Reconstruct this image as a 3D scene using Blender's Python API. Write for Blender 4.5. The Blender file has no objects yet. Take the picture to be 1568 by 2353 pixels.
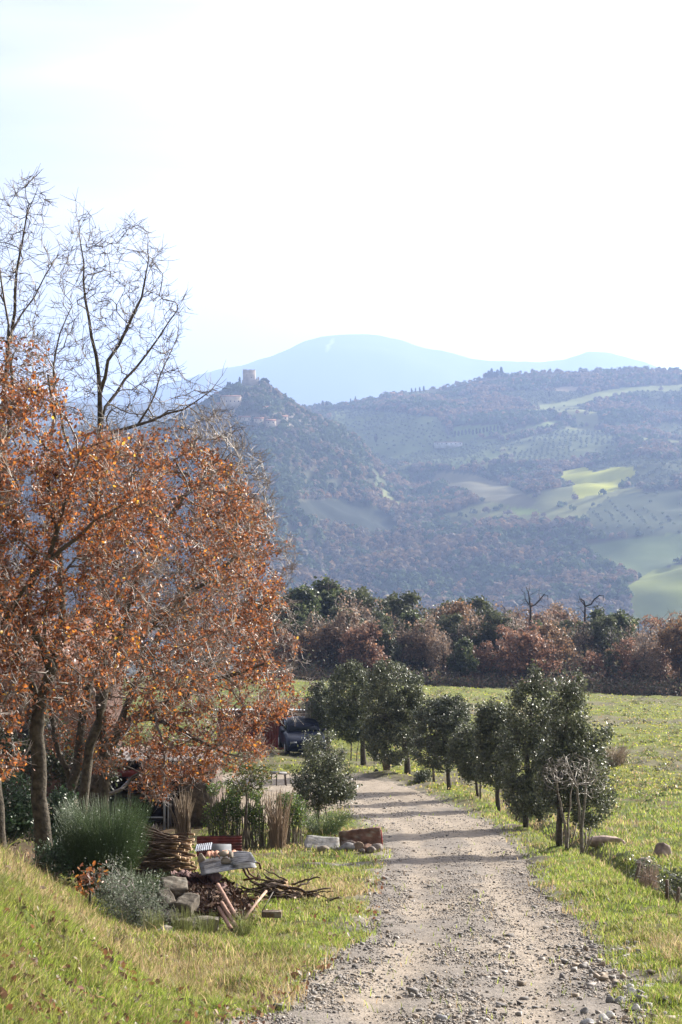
import bpy, bmesh, math
import numpy as np
from mathutils import Vector
R = math.radians
SC = bpy.context.scene
COL = SC.collection

# ------------------------------------------------------------------ camera, light, exposure
F = 4575.0                       # focal length in the pixels of a 1568 x 2353 picture
U0, V0 = 784.0, 1107.0           # principal column, eye level line
cam_d = bpy.data.cameras.new('camera')
cam = bpy.data.objects.new('camera', cam_d); COL.objects.link(cam)
cam_d.sensor_fit = 'VERTICAL'; cam_d.sensor_height = 36.0; cam_d.lens = 36.0 * F / 2353.0
cam_d.shift_y = -69.5 / 2353.0
cam_d.clip_start = 0.1; cam_d.clip_end = 60000
cam.location = (0, 0, 0); cam.rotation_euler = (R(90), 0, 0)
SC.camera = cam

SUN_AZ = R(50.0)                 # from +Y (view direction) towards +X
SUN_EL = R(22.0)
sv = Vector((math.sin(SUN_AZ) * math.cos(SUN_EL), math.cos(SUN_AZ) * math.cos(SUN_EL), math.sin(SUN_EL)))
sun_d = bpy.data.lights.new('sun', 'SUN'); sun_d.energy = 5.0; sun_d.angle = R(0.5); sun_d.color = (1.0, 0.93, 0.82)
sun = bpy.data.objects.new('sun', sun_d); COL.objects.link(sun)
sun.rotation_euler = (-sv).to_track_quat('-Z', 'Y').to_euler()
sun.location = (30, 30, 40)

w = bpy.data.worlds.new('World'); SC.world = w; w.use_nodes = True
nt = w.node_tree; nt.nodes.clear()
out = nt.nodes.new('ShaderNodeOutputWorld'); bg = nt.nodes.new('ShaderNodeBackground')
sky = nt.nodes.new('ShaderNodeTexSky'); sky.sky_type = 'NISHITA'; sky.sun_disc = False
sky.sun_elevation = SUN_EL; sky.sun_rotation = SUN_AZ; sky.altitude = 400; sky.air_density = 1.0; sky.dust_density = 1.0; sky.ozone_density = 1.5
tc = nt.nodes.new('ShaderNodeTexCoord'); mp = nt.nodes.new('ShaderNodeMapping')
mp.inputs['Scale'].default_value = (2.2, 2.2, 9.0); mp.inputs['Rotation'].default_value = (0.25, 0.35, 0.6)
nz = nt.nodes.new('ShaderNodeTexNoise'); nz.inputs['Scale'].default_value = 1.6; nz.inputs['Detail'].default_value = 6; nz.inputs['Distortion'].default_value = 0.6
rmp = nt.nodes.new('ShaderNodeMapRange'); rmp.inputs[1].default_value = 0.34; rmp.inputs[2].default_value = 0.62
rmp.inputs[3].default_value = 0.84; rmp.inputs[4].default_value = 0.95
mx = nt.nodes.new('ShaderNodeMix'); mx.data_type = 'RGBA'
# thin bright overcast, brightest round the hidden sun
dp = nt.nodes.new('ShaderNodeVectorMath'); dp.operation = 'DOT_PRODUCT'; dp.inputs[1].default_value = tuple(sv)
def mth(op, a_, b_=None):
    n_ = nt.nodes.new('ShaderNodeMath'); n_.operation = op
    for i_, q_ in enumerate((a_, b_)):
        if q_ is None: continue
        if isinstance(q_, (int, float)): n_.inputs[i_].default_value = q_
        else: nt.links.new(q_, n_.inputs[i_])
    return n_.outputs[0]
sp = nt.nodes.new('ShaderNodeSeparateXYZ'); nt.links.new(tc.outputs['Generated'], sp.inputs[0]); nt.links.new(tc.outputs['Generated'], dp.inputs[0])
glow = mth('MULTIPLY', mth('POWER', mth('MAXIMUM', dp.outputs['Value'], 0.0), 3.0), 22.0)
hor = mth('MULTIPLY', mth('POWER', mth('SUBTRACT', 1.0, mth('ABSOLUTE', sp.outputs['Z'])), 12.0), 1.3)
val = mth('MULTIPLY', mth('MULTIPLY', mth('ADD', glow, 2.4), mth('ADD', hor, 1.0)), mth('ADD', mth('MULTIPLY', nz.outputs['Fac'], 1.1), 0.42))
cs = nt.nodes.new('ShaderNodeVectorMath'); cs.operation = 'SCALE'; cs.inputs[0].default_value = (1.05, 1.0, .99)
nt.links.new(val, cs.inputs['Scale']); nt.links.new(cs.outputs[0], mx.inputs[7])
nt.links.new(tc.outputs['Generated'], mp.inputs['Vector']); nt.links.new(mp.outputs[0], nz.inputs['Vector'])
nt.links.new(nz.outputs['Fac'], rmp.inputs[0]); nt.links.new(rmp.outputs[0], mx.inputs[0])
nt.links.new(sky.outputs[0], mx.inputs[6]); nt.links.new(mx.outputs[2], bg.inputs['Color'])
nt.links.new(bg.outputs[0], out.inputs['Surface'])
bg.inputs['Strength'].default_value = 0.057
SC.view_settings.view_transform = 'Standard'; SC.view_settings.look = 'None'
SC.view_settings.gamma = 1.0; SC.view_settings.use_curve_mapping = False
SC.view_settings.exposure = 1.62
try:
    cy = SC.cycles
    cy.use_denoising = True; cy.denoiser = 'OPENIMAGEDENOISE'
    cy.max_bounces = 6; cy.diffuse_bounces = 3; cy.glossy_bounces = 2; cy.transmission_bounces = 3
    cy.volume_bounces = 0; cy.transparent_max_bounces = 6
    cy.use_adaptive_sampling = False
    cy.sample_clamp_indirect = 5.0
except Exception:
    pass

# ------------------------------------------------------------------ helpers
rng = np.random.default_rng(7)
def P(u, v, y):
    "point seen at picture position u, v at distance y"
    return np.array(((u - U0) / F * y, y, -(v - V0) / F * y))
def sm(t, a=0.0, b=1.0):
    t = np.clip((np.asarray(t, float) - a) / (b - a), 0, 1); return t * t * (3 - 2 * t)
def _h(ix, iy, s):
    a = (ix.astype(np.int64) * 374761393 + iy.astype(np.int64) * 668265263 + s * 2147483647) & 0xffffffff
    a = ((a ^ (a >> 13)) * 1274126177) & 0xffffffff
    return ((a ^ (a >> 16)) & 0xffff) / 65535.0
def vn(x, y, s=0):
    x = np.asarray(x, float); y = np.asarray(y, float); x, y = np.broadcast_arrays(x, y)
    ix = np.floor(x); iy = np.floor(y); fx = x - ix; fy = y - iy
    fx = fx * fx * (3 - 2 * fx); fy = fy * fy * (3 - 2 * fy)
    ix = ix.astype(np.int64); iy = iy.astype(np.int64)
    a = _h(ix, iy, s); b = _h(ix + 1, iy, s); c = _h(ix, iy + 1, s); d = _h(ix + 1, iy + 1, s)
    return (a + (b - a) * fx) * (1 - fy) + (c + (d - c) * fx) * fy
def fbm(x, y, s=0, o=4):
    r = 0; a = 0.5; t = 0
    x = np.asarray(x, float); y = np.asarray(y, float)
    for i in range(o):
        r = r + a * vn(x, y, s + i * 17); t += a; a *= 0.5; x = x * 2.03 + 3.1; y = y * 2.03 + 7.7
    return r / t                      # 0..1
def inpoly(x, y, poly):
    x = np.asarray(x, float); y = np.asarray(y, float); r = np.zeros(np.broadcast(x, y).shape, bool)
    n = len(poly)
    for i in range(n):
        x1, y1 = poly[i]; x2, y2 = poly[(i + 1) % n]
        if y1 == y2: continue
        c = ((y1 > y) != (y2 > y)) & (x < (x2 - x1) * (y - y1) / (y2 - y1) + x1)
        r ^= c
    return r
def unit(v): return v / np.maximum(np.linalg.norm(v, axis=-1, keepdims=True), 1e-9)

def mesh_np(name, V, faces, mat, col=None, parent=None, smooth=False):
    "faces: list of int arrays (m,k)"
    V = np.asarray(V, np.float32)
    faces = [np.asarray(f, np.int32) for f in faces if len(f)]
    me = bpy.data.meshes.new(name)
    me.vertices.add(len(V)); me.vertices.foreach_set('co', V.ravel())
    nl = sum(f.size for f in faces); npol = sum(len(f) for f in faces)
    me.loops.add(nl); me.loops.foreach_set('vertex_index', np.concatenate([f.ravel() for f in faces]))
    st = []; o = 0
    for f in faces:
        st.append(o + np.arange(len(f), dtype=np.int32) * f.shape[1]); o += f.size
    me.polygons.add(npol); me.polygons.foreach_set('loop_start', np.concatenate(st).astype(np.int32))
    if smooth: me.polygons.foreach_set('use_smooth', np.ones(npol, bool))
    if col is not None:
        c = np.ones((len(V), 4), np.float32); c[:, :3] = col
        at = me.attributes.new('Col', 'FLOAT_COLOR', 'POINT'); at.data.foreach_set('color', c.ravel())
    me.update(calc_edges=True); me.validate()
    me.materials.append(mat)
    o = bpy.data.objects.new(name, me); COL.objects.link(o)
    if parent is not None: o.parent = parent
    return o

class MB:
    "collects shapes into one mesh (local coordinates)"
    def __init__(s): s.V = []; s.F = {}; s.C = []; s.n = 0
    def add(s, V, F, c=(1, 1, 1)):
        V = np.asarray(V, float).reshape(-1, 3)
        s.V.append(V); C = np.empty_like(V); C[:] = c; s.C.append(C)
        for f in (F if isinstance(F, list) else [F]):
            f = np.asarray(f)
            if f.size: s.F.setdefault(f.shape[1], []).append(f + s.n)
        s.n += len(V)
    def box(s, c, d, rot=None, col=(1, 1, 1), j=0.0, taper=0.0):
        q = np.array([(x, y, z) for x in (-.5, .5) for y in (-.5, .5) for z in (-.5, .5)], float)
        if taper: q[q[:, 2] > 0, :2] *= 1 - taper
        q = q * np.array(d)
        if j: q += rng.normal(0, j, q.shape)
        if rot is not None: q = q @ rotm(*rot).T
        s.add(q + np.array(c), np.array([(0, 1, 3, 2), (4, 6, 7, 5), (0, 4, 5, 1), (2, 3, 7, 6), (0, 2, 6, 4), (1, 5, 7, 3)]), col)
    def tube(s, pts, r, n=6, col=(1, 1, 1), cap=True):
        pts = np.asarray(pts, float); m = len(pts); r = np.broadcast_to(np.asarray(r, float), (m,))
        t = np.gradient(pts, axis=0); t = unit(t)
        ref = np.array((0.31, 0.17, 0.93)) if abs(t[:, 2]).mean() < .75 else np.array((0.9, 0.4, 0.1))
        a = unit(np.cross(t, ref)); b = np.cross(t, a)
        th = np.arange(n) / n * 2 * math.pi
        ring = pts[:, None] + r[:, None, None] * (np.cos(th)[None, :, None] * a[:, None] + np.sin(th)[None, :, None] * b[:, None])
        i = np.arange(m - 1)[:, None] * n; k = np.arange(n)[None]; k2 = (k + 1) % n
        q = np.stack([i + k, i + k2, i + n + k2, i + n + k], -1).reshape(-1, 4)
        F = [q]
        if cap and n > 3:
            F += [np.arange(n)[::-1][None], (np.arange(n) + (m - 1) * n)[None]]
        elif cap: F += [np.array([[2, 1, 0]]), np.array([[0, 1, 2]]) + (m - 1) * n]
        s.add(ring.reshape(-1, 3), F, col)
    def build(s, name, mat, parent=None, smooth=False):
        return mesh_np(name, np.concatenate(s.V), [np.concatenate(f) for f in s.F.values()], mat, np.concatenate(s.C), parent, smooth)

def rotm(rx, ry, rz):
    cx, sx, cy_, sy, cz, sz = math.cos(rx), math.sin(rx), math.cos(ry), math.sin(ry), math.cos(rz), math.sin(rz)
    X = np.array(((1, 0, 0), (0, cx, -sx), (0, sx, cx))); Y = np.array(((cy_, 0, sy), (0, 1, 0), (-sy, 0, cy_))); Z = np.array(((cz, -sz, 0), (sz, cz, 0), (0, 0, 1)))
    return Z @ Y @ X

def tag(o, label=None, cat=None, group=None, kind=None):
    if label: o['label'] = label
    if cat: o['category'] = cat
    if group: o['group'] = group
    if kind: o['kind'] = kind
    return o
def thing(name, loc, label, cat, group=None):
    e = bpy.data.objects.new(name, None); COL.objects.link(e); e.location = loc; e.empty_display_size = 0.2
    return tag(e, label, cat, group)

# ------------------------------------------------------------------ materials
def base_mat(name, rough=0.8, spec=0.3):
    m = bpy.data.materials.new(name); m.use_nodes = True
    n = m.node_tree; b = n.nodes['Principled BSDF']
    b.inputs['Roughness'].default_value = rough; b.inputs['Specular IOR Level'].default_value = spec
    return m, n, b
def mat_col(name, tint=(1, 1, 1), rough=0.8, spec=0.3, noise=0.0, nscale=8.0, bump=0.0, bscale=30.0, metal=0.0):
    "vertex colour attribute times a tint and an object-space noise"
    m, n, b = base_mat(name, rough, spec); b.inputs['Metallic'].default_value = metal
    at = n.nodes.new('ShaderNodeAttribute'); at.attribute_name = 'Col'
    mu = n.nodes.new('ShaderNodeMix'); mu.data_type = 'RGBA'; mu.blend_type = 'MULTIPLY'; mu.inputs[0].default_value = 1
    mu.inputs[7].default_value = (*tint, 1); n.links.new(at.outputs['Color'], mu.inputs[6]); last = mu.outputs[2]
    tc = n.nodes.new('ShaderNodeTexCoord')
    if noise:
        nz = n.nodes.new('ShaderNodeTexNoise'); nz.inputs['Scale'].default_value = nscale; nz.inputs['Detail'].default_value = 5
        mr = n.nodes.new('ShaderNodeMapRange'); mr.inputs[1].default_value = .3; mr.inputs[2].default_value = .7
        mr.inputs[3].default_value = 1 - noise; mr.inputs[4].default_value = 1 + noise
        m2 = n.nodes.new('ShaderNodeVectorMath'); m2.operation = 'SCALE'
        n.links.new(tc.outputs['Object'], nz.inputs['Vector']); n.links.new(nz.outputs['Fac'], mr.inputs[0])
        n.links.new(last, m2.inputs[0]); n.links.new(mr.outputs[0], m2.inputs['Scale']); last = m2.outputs[0]
    n.links.new(last, b.inputs['Base Color'])
    if bump:
        nz = n.nodes.new('ShaderNodeTexNoise'); nz.inputs['Scale'].default_value = bscale; nz.inputs['Detail'].default_value = 6
        bp = n.nodes.new('ShaderNodeBump'); bp.inputs['Strength'].default_value = bump; bp.inputs['Distance'].default_value = 0.02
        n.links.new(tc.outputs['Object'], nz.inputs['Vector']); n.links.new(nz.outputs['Fac'], bp.inputs['Height']); n.links.new(bp.outputs[0], b.inputs['Normal'])
    return m
def mat_leaf(name, rough=0.4, spec=0.5, trans=0.35, boost=1.6):
    m, n, b = base_mat(name, rough, spec)
    at = n.nodes.new('ShaderNodeAttribute'); at.attribute_name = 'Col'
    n.links.new(at.outputs['Color'], b.inputs['Base Color'])
    tr = n.nodes.new('ShaderNodeBsdfTranslucent'); sc = n.nodes.new('ShaderNodeVectorMath'); sc.operation = 'SCALE'; sc.inputs['Scale'].default_value = boost
    n.links.new(at.outputs['Color'], sc.inputs[0]); n.links.new(sc.outputs[0], tr.inputs['Color'])
    mi = n.nodes.new('ShaderNodeMixShader'); mi.inputs[0].default_value = trans
    n.links.new(b.outputs[0], mi.inputs[1]); n.links.new(tr.outputs[0], mi.inputs[2])
    n.links.new(mi.outputs[0], n.nodes['Material Output'].inputs['Surface'])
    return m
M_BARK = mat_col('oak_bark', rough=.9, spec=.15, noise=.55, nscale=14, bump=.9, bscale=26)
M_TWIG = mat_col('twig_bark', rough=.5, spec=.4)
M_OAKLEAF = mat_leaf('dry_oak_leaf', rough=.46, spec=.5, trans=.38, boost=1.8)
M_HOLM = mat_leaf('holm_oak_leaf', rough=.46, spec=.62, trans=.16, boost=1.5)
M_LEAF = mat_leaf('soft_leaf', rough=.5, spec=.4, trans=.30, boost=1.6)
M_GRASS = mat_leaf('grass_blade', rough=.55, spec=.3, trans=.46, boost=1.85)
M_FAR = mat_leaf('far_foliage', rough=.8, spec=.1, trans=.25, boost=1.3)
M_STONE = mat_col('stone', rough=.85, spec=.25, noise=.45, nscale=7, bump=.7, bscale=18)
M_GRAVEL = mat_col('gravel_stone', rough=.75, spec=.3)
M_WOOD = mat_col('weathered_wood', rough=.8, spec=.2, noise=.4, nscale=12, bump=.5, bscale=40)
M_METAL = mat_col('painted_metal', rough=.45, spec=.5, noise=.25, nscale=9)
M_PAINT = mat_col('dark_car_paint', rough=.35, spec=.12)
M_ZINC = mat_col('zinc_sheet', rough=.5, spec=.4, noise=.4, nscale=11, metal=.35)
M_RUST = mat_col('rusty_sheet', rough=.75, spec=.3, noise=.5, nscale=9)
M_CLAY = mat_col('clay', rough=.8, spec=.25, noise=.35, nscale=20, bump=.4, bscale=50)
M_WALL = mat_col('masonry', rough=.95, spec=.1, noise=.3, nscale=1.2)
M_FARWALL = mat_col('far_masonry', rough=.95, spec=.1, noise=.3, nscale=.15)
M_GLASS = mat_col('dark_glass', rough=.08, spec=.8)
M_RUBBER = mat_col('rubber', rough=.85, spec=.2)
# ------------------------------------------------------------------ the lie of the land
YB = np.array([-20, 0, 14.7, 30, 40, 47, 55, 63, 71, 80, 110, 140, 172, 190, 215, 260, 400, 700, 1100, 1500], float)
ZB = np.array([0.2, -2.0, -4.0, -6.08, -7.46, -8.2, -9.05, -9.79, -10.5, -11.4, -13.7, -15.75, -17.7, -19.3, -22.5, -32, -62, -110, -140, -121], float)
def smooth_interp(x, X, Y):
    # monotone-ish cubic through the table
    m = np.gradient(Y, X); i = np.clip(np.searchsorted(X, x) - 1, 0, len(X) - 2)
    h = X[i + 1] - X[i]; t = np.clip((x - X[i]) / h, -1, 2)
    return ((1 + 2 * t) * (1 - t) ** 2) * Y[i] + t * (1 - t) ** 2 * h * m[i] + t * t * (3 - 2 * t) * Y[i + 1] + t * t * (t - 1) * h * m[i + 1]
RY = np.array([-20, 0, 8, 14.7, 21.8, 30, 35, 40, 44, 47, 52, 57, 61, 65, 68, 70.5, 72], float)
RL = np.array([-2.6, -1.6, -1.1, -.62, .28, .55, .72, .92, .85, .95, .45, -.1, -1.0, -3.5, -7.0, -9, -10], float)
RR = np.array([.6, 1.2, 1.9, 2.3, 2.72, 2.95, 3.3, 3.62, 3.75, 3.75, 3.45, 3.05, 2.75, 2.3, 1.7, .9, .0], float)
def road_l(y): return np.interp(y, RY, RL)
def road_r(y): return np.interp(y, RY, RR)
def in_road(x, y, e=0.0):
    return (x > road_l(y) - e) & (x < road_r(y) + e) & (y < 72)
YARD = [(-1.2, 49), (.2, 56), (-1, 72), (-14, 74), (-16, 58), (-7, 50)]
def ditch_c(y): return 4.95 + .0 * y + .25 * np.sin(y * .21)
def G(x, y):
    x = np.asarray(x, float); y = np.asarray(y, float)
    z = smooth_interp(y, YB, ZB)
    # bank on the left of the lane
    by = np.interp(y, [-20, 8, 14, 20, 22, 24, 27, 30, 33, 38], [1.4, 1.4, 1.18, 1.05, .95, .62, .26, .08, .02, 0])
    e = road_l(y)
    x0 = np.interp(y, [8, 14, 17, 20, 23, 30], [-.75, -.8, -1.2, -1.85, -2.3, -2.6])
    z = z + by * sm((x0 - x) / 2.1) * (1 + .12 * (-x - 3).clip(0, 6))
    # right side: slightly raised verge, ditch, open field
    r = road_r(y)
    z = z + .10 * np.exp(-((x - r - .8) / .6) ** 2) * sm(y, 10, 30) * (y < 75)
    dd = np.interp(y, [18, 26, 33, 36, 42, 52, 70, 75], [0, .15, .50, .55, .40, .34, .2, 0])
    dx = x - ditch_c(y)
    z = z - dd * np.exp(-(dx / .38) ** 2)
    z = z - .25 * sm(x, 2.4, 5) * sm(22 - y, 0, 10)
    # the field rolls a little and falls away to the right far off
    ff = sm(y, 60, 150)
    z = z - ff * .028 * x.clip(-10, 60) * sm(y, 60, 172)
    z = z + .55 * sm(y, 70, 120) * sm(220 - y, 20, 60) * np.sin(x * .05 + y * .013)
    # roughness
    nr = ~in_road(x, y, .1)
    k = np.where(nr, 1.0, .22)
    near = sm(300 - y, 0, 60)
    z = z + near * k * ((fbm(x * .55, y * .55, 3) - .5) * .22 + (fbm(x * 2.3, y * 2.3, 5, 3) - .5) * .12) * np.where(y > 60, 1.8, 1)
    rc = (e + r) / 2; hw = (r - e) / 2
    rut = np.exp(-((np.abs(x - rc) - .62) / .22) ** 2) * (y < 62)
    z = z - np.where(nr, 0,   .022 * rut)
    return z

AU = np.array([-2500, -800, 0, 400, 600, 700, 800, 860, 900, 1000, 1050, 1110, 1150, 1250, 1400, 1480, 1568, 1800, 2600, 4200], float)
AV = np.array([1060, 1010, 992, 975, 950, 938, 929, 915, 905, 894, 886, 869, 863, 856, 852, 847, 852, 866, 900, 1000], float)
BU = np.array([-600, -200, 200, 300, 400, 440, 480, 520, 560, 600, 640, 690, 740, 800, 830, 850, 880, 930, 1000], float)
BV = np.array([1300, 1150, 1060, 1015, 972, 950, 928, 900, 886, 886, 908, 945, 968, 995, 1020, 1045, 1080, 1130, 1240], float)
MU = np.array([-1500, -600, 0, 250, 350, 430, 500, 560, 620, 660, 700, 740, 780, 830, 870, 920, 960, 1000, 1040, 1080, 1130, 1200, 1290, 1350, 1400, 1480, 1540, 1700, 2100, 3200], float)
MV = np.array([1040, 985, 935, 905, 890, 872, 850, 838, 820, 803, 785, 772, 769.5, 767, 769, 780, 793, 803, 810, 822, 828, 831, 826, 804, 808, 830, 850, 872, 900, 1000], float)
YS, Y0 = 3200.0, 1500.0
def A_z(u, y):
    vs = np.interp(u, AU, AV)
    wv = (1 / Y0 - 1 / y) / (1 / Y0 - 1 / YS)
    v = 1480 + (vs - 1480) * wv
    return -(v - V0) / F * y
def B_z(u, y):
    vb = np.interp(u, BU, BV); zb = -(vb - V0) / F * 2400
    s = np.where(y < 2400, .34, .30)
    d = np.abs(y - 2400)
    return zb - s * (np.sqrt(d * d + 60 ** 2) - 60)
def far_z(x, y):
    x = np.asarray(x, float); y = np.asarray(y, float)
    u = U0 + F * x / y
    a = A_z(u, np.minimum(y, YS))
    fade = sm(y, 1300, 1600) * sm(YS - y, 0, 500)
    und = (fbm(x / 420 + 5, y / 420, 11, 3) - .5) * 95 + (fbm(x / 130, y / 130, 12, 3) - .5) * 34
    a = a + und * fade
    a = np.where(y > YS, a - (y - YS) * .22, a)
    a = np.maximum(a, np.where(y > YS, -60 + 0 * y, -1e9))
    b = B_z(u + (fbm(y / 110, y * 0, 14, 3) - .5) * 150 * sm(np.abs(y - 2400), 20, 260), y) + (fbm(x / 90, y / 90, 13, 3) - .5) * 34 * sm(np.abs(y - 2400), 30, 150)
    z = np.maximum(a, b) + 7 * np.exp(-((a - b) / 14) ** 2) * sm(YS - y, 100, 400)
    # low far ridge closing the gap
    vf = 931 + 4 * np.sin(u * .03) + (u - 740) * .01
    zf = -(vf - V0) / F * 5500
    z = np.maximum(z, np.where(y > 4000, zf - np.abs(y - 5500) * .15, -1e9))
    return z
def H(x, y):
    x = np.asarray(x, float); y = np.asarray(y, float)
    n = G(x, np.minimum(y, 1500.0))
    n = np.where(y > 260, n + (fbm(x / 200, y / 200, 21, 3) - .5) * 30 * sm(y, 260, 500) * sm(1500 - y, 0, 300), n)
    f = far_z(x, np.maximum(y, 1300.0))
    t = sm(y, 1350, 1560)
    return n * (1 - t) + f * t
def uv_of(x, y, z): return U0 + F * x / y, V0 - F * z / y

# ground colours that belong to the land (fields, woods, meadows), by place
FIELDS = [  # polygon in picture coordinates of the hillside, colour, kind
    ([(690, 945), (800, 940), (900, 945), (1010, 960), (1030, 1000), (1150, 1010), (1150, 1050), (1040, 1075), (900, 1060), (850, 1035), (790, 985), (740, 958)], (.115, .145, .055), 'olive'),
    ([(905, 1066), (960, 1072), (1010, 1082), (1090, 1090), (1140, 1108), (1200, 1128), (1235, 1150), (1215, 1165), (1100, 1150), (1050, 1125), (990, 1105), (1000, 1085)], (.15, .14, .08), 'bare'),
    ([(1288, 1080), (1350, 1074), (1362, 1085), (1400, 1072), (1450, 1072), (1462, 1090), (1405, 1130), (1330, 1147), (1318, 1112), (1290, 1098)], (.32, .33, .045), 'bare'),
    ([(1345, 1252), (1400, 1240), (1480, 1232), (1620, 1200), (1720, 1200), (1720, 1290), (1560, 1292), (1470, 1330), (1420, 1310), (1370, 1290)], (.12, .155, .06), 'bare'),
    ([(1440, 1345), (1500, 1310), (1600, 1290), (1720, 1290), (1720, 1470), (1460, 1440)], (.20, .23, .05), 'bare'),
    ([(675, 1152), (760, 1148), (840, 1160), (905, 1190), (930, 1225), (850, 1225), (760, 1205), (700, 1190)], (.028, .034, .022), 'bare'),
    ([(1230, 935), (1330, 915), (1400, 898), (1480, 888), (1640, 880), (1640, 898), (1480, 900), (1410, 910), (1330, 930), (1240, 945)], (.18, .20, .08), 'bare'),
    ([(1150, 1000), (1220, 978), (1290, 965), (1290, 975), (1230, 992), (1160, 1012)], (.13, .16, .06), 'bare'),
    ([(1160, 1020), (1300, 985), (1420, 1000), (1420, 1040), (1300, 1065), (1180, 1060)], (.10, .12, .05), 'olive'),
    ([(1345, 1175), (1430, 1135), (1568, 1125), (1720, 1120), (1720, 1225), (1480, 1228), (1360, 1235)], (.075, .09, .045), 'orchard'),
    ([(1270, 895), (1300, 890), (1345, 890), (1345, 899), (1280, 903)], (.22, .18, .12), 'bare'),
    ([(1040, 980), (1150, 975), (1160, 998), (1045, 1010)], (.13, .18, .06), 'bare'),
    ([(990, 1180), (1060, 1190), (1110, 1210), (1060, 1215)], (.08, .09, .05), 'olive'),
    ([(1160, 1165), (1230, 1170), (1235, 1180), (1190, 1182)], (.2, .26, .06), 'bare'),
]
def meadow(x, y):
    return fbm(x / 150 + 9, y / 230 + 4, 77, 4)
def field_at(u, v):
    k = np.full(np.shape(u), -1)
    for i, (pl, c, t) in enumerate(FIELDS): k = np.where(inpoly(u, v, pl), i, k)
    return k
def grid_faces(nr, nc):
    i = np.arange(nr - 1)[:, None] * nc; j = np.arange(nc - 1)[None]
    return np.stack([i + j, i + j + 1, i + nc + j + 1, i + nc + j], -1).reshape(-1, 4)

def near_dry(x, y):
    "0 green .. 1 dry tan grass"
    d = fbm(x * .45 + 3, y * .35, 31, 4)
    lft = np.exp(-((x + .35) / .75) ** 2) * sm(y, 13, 20) * sm(34 - y, 0, 6) * .08
    rgt = np.exp(-((x - 3.3) / .5) ** 2) * np.exp(-((y - 19.5) / 1.8) ** 2) * .35
    vr = np.exp(-((x - 4.2) / .5) ** 2) * sm(y, 46, 56) * .15
    grn = np.exp(-((x - road_r(y) - .9) / .55) ** 2) * sm(y, 20, 26) * .16
    tr = np.exp(-((x + .6) / 1.2) ** 2) * np.exp(-((y - 41) / 2.0) ** 2) * .35
    return sm(d + lft + rgt + vr + tr - grn, .50, .78)

def build_ground():
    ys = np.concatenate([np.arange(-14, 8, .6), np.arange(8, 62, .14), np.arange(62, 100, .4), np.geomspace(100, 260, 90)])
    a = np.concatenate([-np.geomspace(1.1, .262, 26)[:-1], np.arange(-.26, .26, .0016), np.geomspace(.262, 1.1, 26)])
    Y, A_ = np.meshgrid(ys, a, indexing='ij'); X = A_ * (Y + 32)
    Z = H(X, Y)
    ins = (X > road_l(Y) + .12) & (X < road_r(Y) - .12) & (Y < 71.4) & (Y > -12)
    Z = Z - np.where(ins, .035, 0)
    dry = near_dry(X, Y); n2 = fbm(X * 1.7, Y * 1.7, 41, 4); n3 = fbm(X * 9, Y * 9, 43, 3)
    green = np.array((.10, .13, .03)); tan = np.array((.19, .145, .08)); soil = np.array((.13, .095, .062))
    dry = dry * .7; c = green * (1 - dry[..., None]) + tan * dry[..., None]
    so = sm(n2 + .08 * (X < road_l(Y) - 1.5), .56, .70)[..., None]; c = c * (1 - so * .75) + soil * so * .75
    # field: patches of bare earth
    fz = (Y > 62) & (X > -4); n4 = fbm(X * .10, Y * .06, 47, 4); n5 = fbm(X * .9, Y * .35, 49, 3)
    mud = sm(n4 + (n5 - .5) * .5 + .14 * np.exp(-((X - 14) / 7) ** 2 - ((Y - 88) / 22) ** 2), .55, .64)[..., None] * fz[..., None]
    n6 = fbm(X * 2.2, Y * .8, 50, 3); fg = (np.array((.135, .155, .035)) * (.75 + .5 * n5[..., None])); bt = sm(n6, .55, .7)[..., None] * .6; fg = fg * (1 - bt) + np.array((.10, .085, .05)) * bt; c = np.where(fz[..., None], fg, c); c = c * (1 - mud * .75) + np.array((.13, .11, .08)) * mud * .75
    # leaf litter and bare earth under the oaks, gravelly verge, ditch soil, track across the field mouth
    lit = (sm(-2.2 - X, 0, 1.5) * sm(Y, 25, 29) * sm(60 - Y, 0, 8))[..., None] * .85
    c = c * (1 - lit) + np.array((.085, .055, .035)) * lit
    gv = np.exp(-((X - road_l(Y) + .0) / .35) ** 2) + np.exp(-((X - road_r(Y)) / .35) ** 2); gv = (gv * (.35 + n2) * (Y < 72)).clip(0, 1)[..., None]
    c = c * (1 - gv) + np.array((.24, .21, .18)) * gv
    pt = (np.exp(-((X + .25) / .8) ** 2 - ((Y - 36.6) / .9) ** 2) * 1.2).clip(0, 1)[..., None]
    c = c * (1 - pt) + np.array((.20, .18, .165)) * pt
    di = (np.exp(-((X - ditch_c(Y)) / .3) ** 2) * sm(Y, 28, 34) * sm(72 - Y, 0, 10)).clip(0, 1)[..., None] * .7
    c = c * (1 - di) + np.array((.11, .085, .06)) * di
    ta = (np.exp(-((Y - 40.5 - (X - 6) * -.35) / .45) ** 2) * sm(X, 4.4, 5.2) * sm(14 - X, 0, 3) * .8)[..., None]
    c = c * (1 - ta) + np.array((.16, .14, .11)) * ta
    yd = inpoly(X + (n2 - .5) * 1.5, Y, YARD)[..., None]; c = np.where(yd, np.array((.30, .245, .185)), c)
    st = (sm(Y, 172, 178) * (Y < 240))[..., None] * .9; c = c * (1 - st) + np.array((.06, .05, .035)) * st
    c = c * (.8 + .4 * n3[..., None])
    m = mat_col('ground_soil_and_turf', rough=.95, spec=.1, noise=.3, nscale=6, bump=.6, bscale=14)
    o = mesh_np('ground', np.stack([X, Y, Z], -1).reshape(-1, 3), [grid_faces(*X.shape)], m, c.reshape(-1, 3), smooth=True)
    tag(o, kind='structure')

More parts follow.
